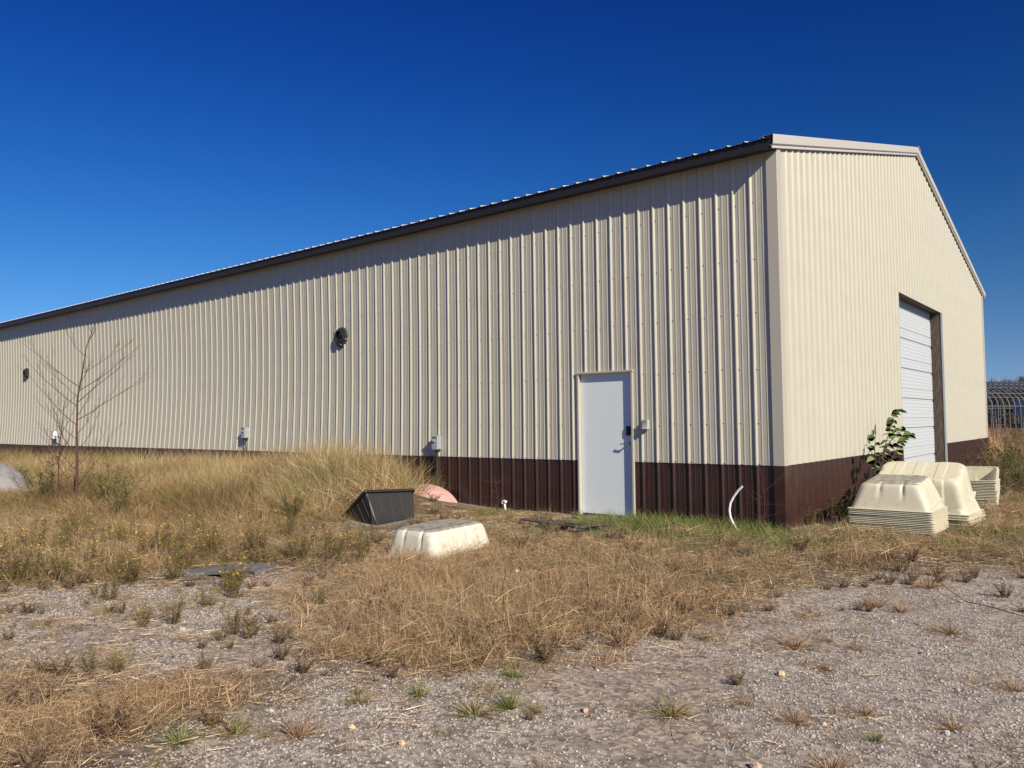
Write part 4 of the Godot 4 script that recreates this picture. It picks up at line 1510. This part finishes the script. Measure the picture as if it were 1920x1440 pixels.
# where things lie that the growth must not pierce
func blocked(x: float, z: float, r: float) -> bool:
	if absf(x + 2.735) < 0.36 + r and absf(z - 3.11) < 0.50 + r:
		return true
	if x > 0.45 - r and x < 1.62 + r and z < -0.62 + r and z > -5.4 - r:
		if absf(x - 1.05) < 0.52 + r and (absf(z + 1.1) < 0.46 + r or absf(z + 2.25) < 0.52 + r or absf(z + 4.75) < 0.48 + r):
			return true
	if Vector2(x + 4.72, z - 2.22).length() < 0.50 + r:
		return true
	if Vector2(x + 2.3, (z - 1.35) * 1.4).length() < 0.36 + r:
		return true
	if Vector2(x + 3.78, (z - 5.20) * 1.3).length() < 0.42 + r:
		return true
	if Vector2(x + 15.5, z - 3.45).length() < 0.8 + r:
		return true
	return Vector2(x + 1.25, z - 3.55).length() < 0.32 + 0.2 * n_patch.get_noise_2d(x * 90, z * 90) + 0.5 * r

# the same outline with a soft edge: growth thins out over about a metre
func soft_inside(area: PackedVector2Array, x: float, z: float) -> bool:
	return inside(area, x + rng.randfn(0, 0.26), z + rng.randfn(0, 0.26))

func add_patch(sets: Dictionary, key: String, x: float, z: float, s: float, sy: float, c: Color) -> void:
	if not sets.has(key):
		sets[key] = [[], []]
	sets[key][0].append(place(x, z, s, sy))
	sets[key][1].append(c)

func build_grass() -> void:
	var brown_cols := [Color(0.37, 0.25, 0.14), Color(0.44, 0.315, 0.185), Color(0.27, 0.175, 0.10), Color(0.53, 0.405, 0.25), Color(0.23, 0.175, 0.09), Color(0.34, 0.205, 0.115)]
	var green_cols := [Color(0.12, 0.18, 0.045), Color(0.17, 0.235, 0.06), Color(0.24, 0.26, 0.085), Color(0.34, 0.30, 0.13), Color(0.09, 0.14, 0.035)]
	var olive_cols := [Color(0.22, 0.185, 0.08), Color(0.32, 0.235, 0.12), Color(0.16, 0.145, 0.06), Color(0.42, 0.31, 0.175), Color(0.28, 0.18, 0.095)]
	# big patches for closed growth, small ones for edges and thin spots
	var meshes := {
		"straw": straw_patch(0.42, 560), "straw_small": straw_patch(0.16, 90),
		"brown": wiry_patch(0.36, 760, 0.05, 0.21, brown_cols, 1.0), "brown_small": wiry_patch(0.14, 70, 0.05, 0.19, brown_cols, 1.1),
		"tall": wiry_patch(0.30, 150, 0.14, 0.36, brown_cols, 0.40, 0.0024, 0.0044), "tall_small": wiry_patch(0.12, 45, 0.12, 0.30, brown_cols, 0.5, 0.0024, 0.0044),
		"green": wiry_patch(0.34, 850, 0.07, 0.22, green_cols, 0.8, 0.0025, 0.005), "green_small": wiry_patch(0.12, 110, 0.06, 0.20, green_cols, 0.6, 0.0025, 0.005),
		"olive": wiry_patch(0.38, 800, 0.08, 0.30, olive_cols, 0.8, 0.0025, 0.0048), "olive_small": wiry_patch(0.14, 100, 0.06, 0.24, olive_cols, 0.6, 0.0025, 0.0045)}
	var dead_cols := [Color(0.20, 0.13, 0.08), Color(0.27, 0.175, 0.105), Color(0.13, 0.09, 0.055), Color(0.36, 0.26, 0.165)]
	meshes["dead_small"] = weed_mesh(0.19, dead_cols, 0, 0.9)[0]
	meshes["litter"] = litter_patch(0.20, 34)
	var sets := {}
	# straw over the mound and along the wall
	for i in 2600:
		var x := rng.randf_range(-36.0, -4.4)
		if rng.randf() < 0.55:
			x = rng.randf_range(-13.0, -4.4)
		var z := rng.randf_range(0.15, 4.8)
		if not inside(area_straw, x, z):
			continue
		var c := tint(0.85, 1.15)
		if n_patch.get_noise_2d(x * 50.0, z * 50.0 + 300.0) > 0.22:
			c = Color(c.r * 0.66, c.g * 0.74, c.b * 0.62)
		var sy := lerpf(1.0, 0.60, smoothstep(2.4, 4.2, z)) * rng.randf_range(0.75, 1.15)
		if n_patch.get_noise_2d(x * 35.0 + 200.0, z * 45.0) < -0.12:
			c = Color(c.r * 0.60, c.g * 0.56, c.b * 0.52)
			sy *= 0.85
		var fore := smoothstep(1.6, 3.4, z + 0.8 * n_patch.get_noise_2d(x * 40.0, z * 40.0 + 50.0))
		c = Color(c.r * lerpf(1.08, 0.92, fore), c.g * lerpf(1.10, 0.86, fore), c.b * lerpf(1.14, 0.82, fore))
		if x > -9.5 and x < -5.8 and z < 1.3:
			sy *= 1.3
		# lower growth between the camera and the tote
		if x > -6.2 and z > 0.9:
			sy *= 0.45
		if Vector2(x + 5.1, z - 1.1).length() < 0.88:
			continue
		if all_inside(area_straw, x, z, 0.34) and not blocked(x, z, 0.36) and rng.randf() < 0.5:
			add_patch(sets, "straw", x, z, rng.randf_range(0.9, 1.1), sy, c)
		elif not blocked(x, z, 0.10) and rng.randf() < 0.6:
			add_patch(sets, "straw_small", x, z, rng.randf_range(0.8, 1.1), sy, c)
	# the middle of the yard
	for i in 3400:
		var x := rng.randf_range(-5.4, 5.5)
		var z := rng.randf_range(-6.0, 6.6)
		if rng.randf() < 0.3:
			x = rng.randf_range(-2.8, 1.2)
			z = rng.randf_range(2.5, 6.5)
		if not soft_inside(area_mid, x, z):
			continue
		var big := all_inside(area_mid, x, z, 0.55) and not blocked(x, z, 0.30) and rng.randf() < 0.36
		if not big and blocked(x, z, 0.03):
			continue
		if not big and rng.randf() < 0.15:
			continue
		var g := 1.35 * exp(-pow((x + 1.15) / 1.35, 2.0) - pow((z - 0.6) / 0.62, 2.0)) + 0.38 * smoothstep(2.6, 0.6, z) * smoothstep(-5.0, -3.5, x)
		g += 0.5 * n_patch.get_noise_2d(x * 70.0, z * 70.0 + 900.0) * smoothstep(3.2, 1.0, z)
		g *= lerpf(0.35, 1.0, smoothstep(1.8, 0.5, x))
		if z < 0.0 and x > 0.0:
			g = 0.45 * exp(-pow((x - 0.45) / 0.4, 2.0)) + 0.12
		var low := 0.6 if x < -3.4 else 1.0
		var end := "" if big else "_small"
		var tone := 1.0 + 0.7 * n_patch.get_noise_2d(x * 110.0 + 70.0, z * 110.0)
		if rng.randf() < g:
			add_patch(sets, "green" + end, x, z, rng.randf_range(0.8, 1.1), lerpf(1.0, 0.7, smoothstep(0.9, 1.8, z)) * low, tint(0.8, 1.2))
		else:
			var k := tint(0.82 * tone, 1.14 * tone)
			if z < 3.4:
				k = Color(k.r * 1.05, k.g * 1.12, k.b * 1.08)
			add_patch(sets, "brown" + end, x, z, rng.randf_range(0.8, 1.1), rng.randf_range(0.7, 1.1) * low, k)
		if rng.randf() < 0.30 + 0.6 * smoothstep(3.4, 4.6, z) or (z < -3.0 and rng.randf() < 0.6):
			add_patch(sets, "tall" + end, x, z, rng.randf_range(0.8, 1.05), rng.randf_range(0.7, 1.05) * low, tint(0.85, 1.35))
	# the green strip at the foot of the wall
	for i in 150:
		var x := -1.1 + rng.randfn(0, 0.75)
		var z := 0.14 + absf(rng.randfn(0, 0.45))
		if x > 0.25 or x < -3.2:
			continue
		add_patch(sets, "green_small", x, z, rng.randf_range(1.0, 1.6), rng.randf_range(0.7, 1.0), tint(0.75, 1.1))
	# lower left corner
	for i in 620:
		var x := rng.randf_range(-2.8, 0.2)
		var z := rng.randf_range(6.4, 9.2)
		if not soft_inside(area_low, x, z):
			continue
		if all_inside(area_low, x, z, 0.32) and rng.randf() < 0.3:
			add_patch(sets, "brown", x, z, rng.randf_range(0.6, 0.8), rng.randf_range(0.8, 1.1), tint(0.85, 1.2))
			add_patch(sets, "tall", x, z, rng.randf_range(0.6, 0.9), rng.randf_range(0.6, 0.8), tint(0.9, 1.3))
		elif rng.randf() < 0.5:
			add_patch(sets, "brown_small" if rng.randf() < 0.7 else "tall_small", x, z, rng.randf_range(0.6, 1.0), rng.randf_range(0.8, 1.1), tint(0.85, 1.2))
	# undergrowth below the straw
	for i in 1500:
		var x := rng.randf_range(-22.0, -3.0)
		if rng.randf() < 0.6:
			x = rng.randf_range(-9.0, -3.0)
		var z := rng.randf_range(2.0, 7.8)
		if not soft_inside(area_olive, x, z):
			continue
		var low := 0.55 if x > -6.0 and z < 4.2 else 1.0
		var key := "olive" if rng.randf() < 0.6 else "brown"
		if all_inside(area_olive, x, z, 0.50) and not blocked(x, z, 0.32) and rng.randf() < 0.45:
			add_patch(sets, key, x, z, rng.randf_range(0.9, 1.15), rng.randf_range(0.75, 1.15) * low, tint(0.8, 1.15))
			if rng.randf() < 0.6:
				add_patch(sets, "tall", x, z, rng.randf_range(0.9, 1.1), rng.randf_range(0.8, 1.1) * low, tint(1.0, 1.4))
		elif not blocked(x, z, 0.10) and rng.randf() < 0.6:
			add_patch(sets, key + "_small", x, z, rng.randf_range(0.8, 1.2), rng.randf_range(0.75, 1.1) * low, tint(0.8, 1.15))
	# loose growth on bare ground and along the edges
	for i in 5200:
		var x := rng.randf_range(-5.2, 3.6)
		var z := rng.randf_range(1.2, 7.8)
		if grown(x, z) or blocked(x, z, 0.05):
			continue
		var p := n_patch.get_noise_2d(x * 80.0 + 40.0, z * 80.0)
		var left := x < -0.9 and z > 4.6
		var edge := grown(x - 0.25, z - 0.2) or grown(x - 0.1, z - 0.4) or grown(x + 0.3, z)
		var chance := 0.03 if x < 1.0 or z > 4.6 else 0.08 * smoothstep(4.8, 2.6, z) + 0.03
		if left:
			chance = 0.42 if p > 0.10 else 0.10
		elif edge:
			chance = 0.5 if p > -0.1 else 0.22
		if rng.randf() > chance:
			continue
		var key := "dead_small" if rng.randf() < (0.28 if left else 0.30) else "olive_small" if left and rng.randf() < 0.5 else "brown_small"
		add_patch(sets, key, x, z, rng.randf_range(0.25, 0.8), rng.randf_range(0.6, 1.1), tint(0.7, 1.15))
	# fallen stems and litter, on the mats and out onto the stones
	for i in 3000:
		var x := rng.randf_range(-5.4, 3.6)
		var z := rng.randf_range(0.3, 8.6)
		if blocked(x, z, 0.0):
			continue
		var on := soft_inside(area_mid, x, z) or soft_inside(area_low, x, z) or soft_inside(area_olive, x, z)
		if not on and rng.randf() > (0.35 if x < -0.8 else 0.10):
			continue
		add_patch(sets, "litter", x, z, rng.randf_range(0.5, 1.1), 1.0, tint(0.75, 1.35))
		if on and rng.randf() < 0.10 and Vector2((x + 1.15) / 1.6, (z - 0.6) / 0.8).length() > 1.0:
			add_patch(sets, "dead_small", x, z, rng.randf_range(0.6, 1.3), rng.randf_range(0.7, 1.1), tint(0.8, 1.2))
	# the field that goes on behind
	for i in 2200:
		var x := rng.randf_range(0.6, 14.0)
		var z := rng.randf_range(-60.0, -6.0)
		if rng.randf() < 0.35:
			x = rng.randf_range(-14.0, 6.0)
			z = rng.randf_range(-68.0, -17.0)
		if x < 0.5 and z > -16.2 or blocked(x, z, 0.4):
			continue
		var dim := tint(0.42, 0.80)
		add_patch(sets, "tall", x, z, rng.randf_range(1.3, 2.2), rng.randf_range(0.9, 1.2), dim)
		add_patch(sets, "olive" if rng.randf() < 0.6 else "brown", x, z, rng.randf_range(1.2, 1.8), rng.randf_range(0.8, 1.2), dim)
	var says := {
		"straw": ["straw_grass", "tall pale straw grass over the mound along the long wall"], "straw_small": ["straw_grass", "pale straw stems at the fringe of the mound"],
		"brown": ["brown_grass", "short wiry reddish brown grass matting the middle of the yard"], "brown_small": ["brown_grass", "thin brown grass at the edges of the gravel"],
		"tall": ["tall_brown_grass", "taller brown grass stems rising through the yard's dry mat"], "tall_small": ["tall_brown_grass", "loose taller stems at the fringe of the brown grass"],
		"green": ["green_grass", "green grass in front of the white door and the brown base"], "green_small": ["green_grass", "green sprigs thinning out between door and brown grass"],
		"dead_small": ["dead_weeds", "dark dead weeds scattered through the grass and over the gravel"], "litter": ["dry_litter", "fallen straw and dry litter lying on mats and stones"],
		"olive": ["olive_grass", "olive and brown undergrowth below the straw grass at left"], "olive_small": ["olive_grass", "olive sprigs thinning out onto the left gravel"]}
	for key in sets:
		scatter(says[key][0], meshes[key], M.leaf if key.begins_with("green") else M.dry_grass, sets[key][0], sets[key][1], says[key][1], "grass")
	# reddish bluestem clumps at the far gable corner and a few along the long wall
	var blue := wiry_patch(0.16, 70, 0.5, 1.15, [Color(0.50, 0.27, 0.15), Color(0.58, 0.35, 0.20), Color(0.40, 0.20, 0.11), Color(0.62, 0.44, 0.27)], 0.14, 0.004, 0.008)
	var spots := [[0.35, -14.9], [0.15, -15.9], [0.5, -15.6], [0.2, -16.8], [-0.1, -17.5], [0.3, -18.4], [-0.3, -18.9], [0.7, -16.4], [0.1, -20.0], [0.45, -13.8], [0.6, -19.2], [-0.5, -20.5]]
	var order := [0, 0, 0, 0, 0, 0, 0, 0, 0, 0, 0, 0, 0, 0]
	for i in spots.size():
		for j in spots.size():
			if spots[j][1] > spots[i][1]:
				order[i] += 1
	var proto: Node3D = null
	for i in spots.size():
		var lab := "tall reddish bluestem clump past the far gable corner, %s of them from the tubs" % nth(order[i])
		if proto == null:
			proto = single("bluestem_clump", blue, M.dry_grass, lab, "grass clump", Vector3.ZERO, "bluestem clumps at the far corner")
		var o: Node3D = proto if i == 0 else dup(proto, "bluestem_clump", lab)
		o.transform = place(spots[i][0], spots[i][1], rng.randf_range(0.9, 1.3), rng.randf_range(0.8, 1.05))

	for q in [[-9.9, 0.5, 0.62, "reddish grass clump in the straw below the middle electrical box"], [-9.2, 0.55, 0.55, "small reddish grass clump right of another one along the brown base"], [-13.9, 0.55, 0.6, "reddish grass clump by the wall just right of the bare sapling"]]:
		var w := dup(proto, "bluestem_clump", q[3])
		w.remove_meta("group")
		w.transform = place(q[0], q[1], q[2], 1.0)

# ---------------------------------------------------------------- flowering weeds and green bushes
func weed_mesh(size: float, cols: Array, flowers: int, lean := 0.5) -> Array:
	var st := begin()
	var fl := begin()
	var tips := []
	for k in 15:
		var a := rng.randf() * TAU
		var d := Vector3(cos(a) * rng.randf() * lean, 1.0, sin(a) * rng.randf() * lean).normalized()
		var root := Vector3(cos(a), 0, sin(a)) * rng.randf() * size * 0.14
		var len := size * rng.randf_range(0.6, 1.05)
		var stem_c := pick([Color(0.10, 0.085, 0.03), Color(0.16, 0.11, 0.05)])
		blade(st, root, d, len, 0.005, 0.15, stem_c, 3)
		for i in 44:
			var f := rng.randf_range(0.05, 1.0)
			var p := root + d * len * f
			var dd := (Vector3(rng.randfn(0, 0.8), rng.randf_range(0.0, 1.0), rng.randfn(0, 0.8)) + d * 0.5).normalized()
			blade(st, p, dd, size * rng.randf_range(0.08, 0.24) * (1.15 - 0.5 * f), rng.randf_range(0.003, 0.0075), 0.3, pick(cols), 2)
		tips.append(root + d * len)
	for k in flowers:
		var p: Vector3 = tips[rng.randi() % tips.size()] * rng.randf_range(0.78, 1.02) + Vector3(rng.randfn(0, 0.13), rng.randfn(0, 0.05), rng.randfn(0, 0.13)) * size
		var r := rng.randf_range(0.007, 0.0115)
		var n := Vector3(rng.randfn(0, 0.5), 1.0, rng.randfn(0, 0.5)).normalized()
		var u := n.cross(Vector3(0.3, 0.1, 0.9)).normalized()
		var v := n.cross(u)
		for j in 6:
			var a0 := TAU * j / 6.0
			var a1 := a0 + 0.75
			tri(fl, p, p + (u * cos(a0) + v * sin(a0)) * r + n * r * 0.3, p + (u * cos(a1) + v * sin(a1)) * r + n * r * 0.3)
	return [st.commit(), fl.commit() if flowers > 0 else null]

func build_weeds() -> void:
	var olive := [Color(0.13, 0.115, 0.042), Color(0.18, 0.15, 0.055), Color(0.24, 0.185, 0.075), Color(0.10, 0.09, 0.035), Color(0.24, 0.155, 0.08)]
	var protos := []
	for v in 3:
		protos.append(weed_mesh(0.40, olive, [18, 10, 26][v]))
	var spots := [[-4.78, 6.69, 1.0], [-4.76, 6.50, 0.9], [-4.51, 6.34, 0.9], [-3.33, 6.44, 0.62], [-4.38, 5.93, 0.75], [-3.97, 5.94, 0.8], [-2.38, 6.60, 0.45], [-2.20, 6.47, 0.62], [-3.76, 5.64, 0.8], [-4.24, 5.30, 0.75], [-2.48, 6.04, 0.55], [-2.84, 5.62, 0.95], [-1.56, 6.36, 0.55], [-4.96, 4.60, 1.0], [-5.06, 4.90, 1.0], [-3.54, 4.42, 1.0], [-3.20, 4.22, 1.0], [-2.95, 4.10, 0.75], [-1.82, 5.44, 0.5], [-1.49, 7.35, 0.38], [-1.34, 7.27, 0.35], [-0.99, 6.90, 0.36], [-6.9, 5.36, 1.0], [-6.28, 5.99, 1.05], [-5.93, 5.74, 1.0], [-4.84, 5.37, 0.9], [-5.03, 5.88, 0.95], [-4.1, 4.55, 0.9], [-5.6, 6.6, 1.0], [-2.6, 5.75, 0.6]]
	for i in 24:
		var x := rng.randf_range(-7.6, -3.3)
		var z := rng.randf_range(3.7, 6.1)
		if inside(area_olive, x, z) and not blocked(x, z, 0.15):
			spots.append([x, z, rng.randf_range(0.5, 0.8)])
	# name each by its row and its place in that row
	var row_of := []
	var along := []
	for q in spots:
		row_of.append(0 if q[1] < 4.7 else 1 if q[1] < 5.4 else 2 if q[1] < 6.1 else 3)
		along.append(0.775 * q[0] - 0.632 * q[1])
	var special := {7: "small yellow flowered weed standing alone on the pale left gravel", 11: "bushy olive weed in front of the cracked grey board", 19: "little yellow flowered weed at the edge of the lower left grass", 15: "yellow flowered bush left of the white tub", 12: "spindly brown weed on gravel below the cracked board", 6: "low dark weed with few flowers on the left gravel"}
	var node: Array = [null, null, null]
	for i in spots.size():
		var v := i % 3
		var before := 0
		for j in spots.size():
			if row_of[j] == row_of[i] and along[j] < along[i]:
				before += 1
		var lab: String = special.get(i, "olive weed with yellow flowers, %s from the left in the %s row of weeds" % [nth(mini(before, 19)), ["rearmost", "second", "third", "front"][row_of[i]]])
		var grp := "" if special.has(i) else "yellow flowered weeds below the tall grass"
		var o: Node3D
		if node[v] == null:
			o = thing("flowering_weed", lab, "weed", Vector3.ZERO, grp)
			part("foliage", protos[v][0], M.leaf, o)
			var f := part("flower_head", protos[v][1], M.petal, o)
			f.set_meta("kind", "stuff")
			node[v] = o
		else:
			o = dup(node[v], "flowering_weed", lab)
			if grp == "":
				o.remove_meta("group")
			else:
				o.set_meta("group", grp)
		o.transform = place(spots[i][0], spots[i][1], minf(spots[i][2] * (1.1 if spots[i][1] > 5.3 else 1.4), 1.15), rng.randf_range(0.8, 1.05), -0.01)
	# green weeds without flowers by the tub stacks and in the field at right
	var greens := [Color(0.055, 0.07, 0.022), Color(0.085, 0.10, 0.03), Color(0.12, 0.12, 0.045), Color(0.16, 0.13, 0.05)]
	var gb := weed_mesh(0.42, greens, 0, 0.75)
	var first: Node3D = null
	for q in [[0.18, -1.6, 1.15, "dark green weed between brown gable base and front tub stack"], [0.05, -0.75, 0.8, "low dark weed in front of the brown gable base, nearest the corner"], [0.30, -2.4, 1.1, "green weed under the leafy shrub by the gable"], [1.08, -9.0, 2.5, "large dark bush in the grass behind the rear tub stack"], [1.55, -7.6, 2.0, "green bush at the right picture edge behind the tubs"], [0.95, -11.6, 2.5, "olive bush farthest along the field at right"], [-9.9, 3.55, 2.1, "dark green bush right of the bare sapling"], [-12.0, 3.8, 2.3, "dark bush left of the bare sapling near the pale sheet"], [-8.6, 4.0, 1.8, "olive bush in the straw left of the mound"], [-6.1, 2.7, 1.4, "brown-green weed left of the black tote"]]:
		var o: Node3D
		if first == null:
			o = thing("green_weed", q[3], "weed")
			part("foliage", gb[0], M.leaf, o)
			first = o
		else:
			o = dup(first, "green_weed", q[3])
		o.transform = place(q[0], q[1], q[2], 0.95, -0.02)

# ---------------------------------------------------------------- tufts on the gravel
func build_tufts() -> void:
	var brown := [Color(0.30, 0.17, 0.085), Color(0.38, 0.23, 0.12), Color(0.20, 0.105, 0.06), Color(0.46, 0.33, 0.18)]
	var green := [Color(0.17, 0.20, 0.055), Color(0.26, 0.27, 0.09), Color(0.38, 0.35, 0.15), Color(0.11, 0.14, 0.04)]
	var mixed := brown + green
	var kinds := {"b": [], "g": [], "m": []}
	for v in 2:
		kinds["b"].append(tuft_mesh(0.2, 170, brown, 1.2, 0.0030))
		kinds["g"].append(tuft_mesh(0.2, 170, green, 0.9, 0.0046))
		kinds["m"].append(tuft_mesh(0.2, 170, mixed, 1.05, 0.0034))
	var list := [
		[1.63, 4.36, 0.22, "b", "spreading reddish brown tuft alone on the gravel at right, upper of the row"],
		[1.94, 4.19, 0.10, "b", "small flat brown tuft just right of the spreading reddish tuft"],
		[1.92, 4.69, 0.11, "b", "thin twiggy dark tuft below the small flat tuft on gravel"],
		[1.78, 5.51, 0.13, "b", "low orange-brown tuft left of the tall wispy tuft on gravel"],
		[2.07, 5.61, 0.19, "b", "tall wispy tan tuft in the lower right gravel"],
		[2.31, 5.33, 0.14, "b", "brown tuft between the wispy tan tuft and the rightmost ones"],
		[2.68, 5.26, 0.15, "b", "dark brown tuft at the right of the lower gravel row"],
		[2.43, 5.61, 0.07, "g", "tiny pale green tuft in the lower right gravel"],
		[2.37, 6.03, 0.17, "b", "brown tuft at the bottom right edge of the gravel"],
		[1.55, 5.88, 0.19, "m", "tuft with a green heart and flat brown runners on gravel"],
		[0.60, 5.93, 0.12, "g", "low spiky green tuft at the edge of the brown grass"],
		[0.36, 6.45, 0.12, "g", "upright green tuft below the brown grass, leftmost of the green three"],
		[0.87, 6.30, 0.13, "g", "round green tuft below the brown grass, rightmost of the green three"],
		[0.78, 6.47, 0.20, "m", "fan-shaped brown and green tuft between the green tufts"],
		[1.00, 6.26, 0.10, "m", "sparse grey-green tuft right of the round green tuft"],
		[0.17, 6.70, 0.13, "m", "short tuft with pale green base left of the upright green tuft"],
		[-0.03, 6.42, 0.09, "m", "small mixed tuft under the edge of the brown grass"],
		[0.80, 6.75, 0.05, "m", "tiny brown-green sprig on bare gravel, bottom middle"],
		[2.37, 3.56, 0.16, "b", "thin dark weed tuft in the upper right gravel"],
		[1.79, 3.08, 0.22, "b", "sprawling brown tuft at the upper edge of the gravel"],
		[1.75, 4.11, 0.10, "b", "little tuft left above the flat brown tuft"],
		[0.04, 7.33, 0.16, "m", "green and tan tuft in front of the lower left grass"],
		[0.31, 7.17, 0.21, "b", "dark reddish tuft right of the lower left grass"],
		[-0.07, 7.54, 0.14, "g", "yellow-green tuft at the foot of the lower left grass"],
		[0.19, 7.26, 0.07, "m", "small tuft between the dark reddish and the green-tan tuft"],
		[2.83, 4.46, 0.13, "b", "thin arched tuft at the right picture edge on gravel"],
		[0.11, 5.87, 0.18, "b", "brown tuft rising at the lower edge of the brown grass"],
		[1.44, 6.77, 0.09, "b", "dark flat tuft at the bottom edge, middle of the picture"],
		[0.08, 7.71, 0.07, "m", "small tan tuft at the bottom left edge of the gravel"],
		[0.63, 7.15, 0.05, "b", "tiny dark sprig on the gravel near the bottom edge"],
		[0.74, 4.54, 0.17, "b", "broad tan tuft at the right tip of the brown grass"],
		[1.09, 4.53, 0.12, "b", "reddish flat tuft just off the right tip of the brown grass"],
		[0.74, 5.03, 0.19, "b", "tall straw tuft with long seed stems at the grass edge"],
		[1.98, 3.14, 0.15, "b", "tangled tuft right of the sprawling one at the gravel's top"],
		[1.99, 2.25, 0.20, "b", "grey-brown tuft below the tub stacks at the grass edge"]]
	for i in list.size():
		var q: Array = list[i]
		var o := single("grass_tuft", kinds[q[3]][i % 2], M.dry_grass, q[4], "grass tuft", Vector3.ZERO, "grass tufts on the gravel")
		o.transform = place(q[0], q[1], q[2] / 0.2 * rng.randf_range(0.95, 1.3), rng.randf_range(0.5, 0.95))
		o.rotate_object_local(Vector3.RIGHT, rng.randf_range(-0.25, 0.25))

# ---------------------------------------------------------------- larger stones
func build_stones() -> void:
	var tan := mat("stone_tan", lin(0.66, 0.50, 0.28), 0.85)
	var pale := mat("stone_pale", lin(0.55, 0.53, 0.49), 0.9)
	var rust := mat("stone_rust", lin(0.55, 0.38, 0.27), 0.9)
	var blue := mat("scrap_blue", lin(0.02, 0.04, 0.22), 0.4)
	var list := [[1.763, 4.966, 0.030, tan, "tan stone sitting alone on the gravel at right"], [0.431, 6.953, 0.020, tan, "yellowish pebble at the bottom, left of another flat one"], [0.767, 6.946, 0.022, tan, "flat yellowish pebble on the gravel near the bottom edge"], [2.667, 5.334, 0.018, pale, "pale grey stone beside the dark tuft at lower right"], [-1.931, 6.545, 0.030, pale, "white stone on the left gravel below the weeds"], [-2.048, 7.258, 0.018, pale, "pale stone at the left picture edge on gravel"], [0.098, 6.456, 0.014, pale, "small white pebble between green tufts and brown grass"], [2.19, 5.556, 0.015, pale, "whitish pebble right of the wispy tan tuft"], [1.198, 6.10, 0.022, rust, "flat reddish stone bedded in the gravel, bottom middle"], [2.106, 6.175, 0.028, rust, "orange-brown flat stone at the bottom right"], [2.297, 4.069, 0.012, blue, "tiny bright blue plastic scrap on the gravel at right"], [-1.30, 3.55, 0.028, pale, "white stone in the bare spot amid brown grass"]]
	for i in list.size():
		var q: Array = list[i]
		var o := single("stone" if i != 10 else "plastic_scrap", stone_mesh(40 + i), q[3], q[4], "stone" if i != 10 else "scrap")
		o.transform = Transform3D(Basis(Vector3.UP, rng.randf() * TAU) * Basis.from_scale(Vector3(q[2], q[2] * 0.75, q[2] * 0.85)), on_ground(q[0], q[1], q[2] * 0.35))
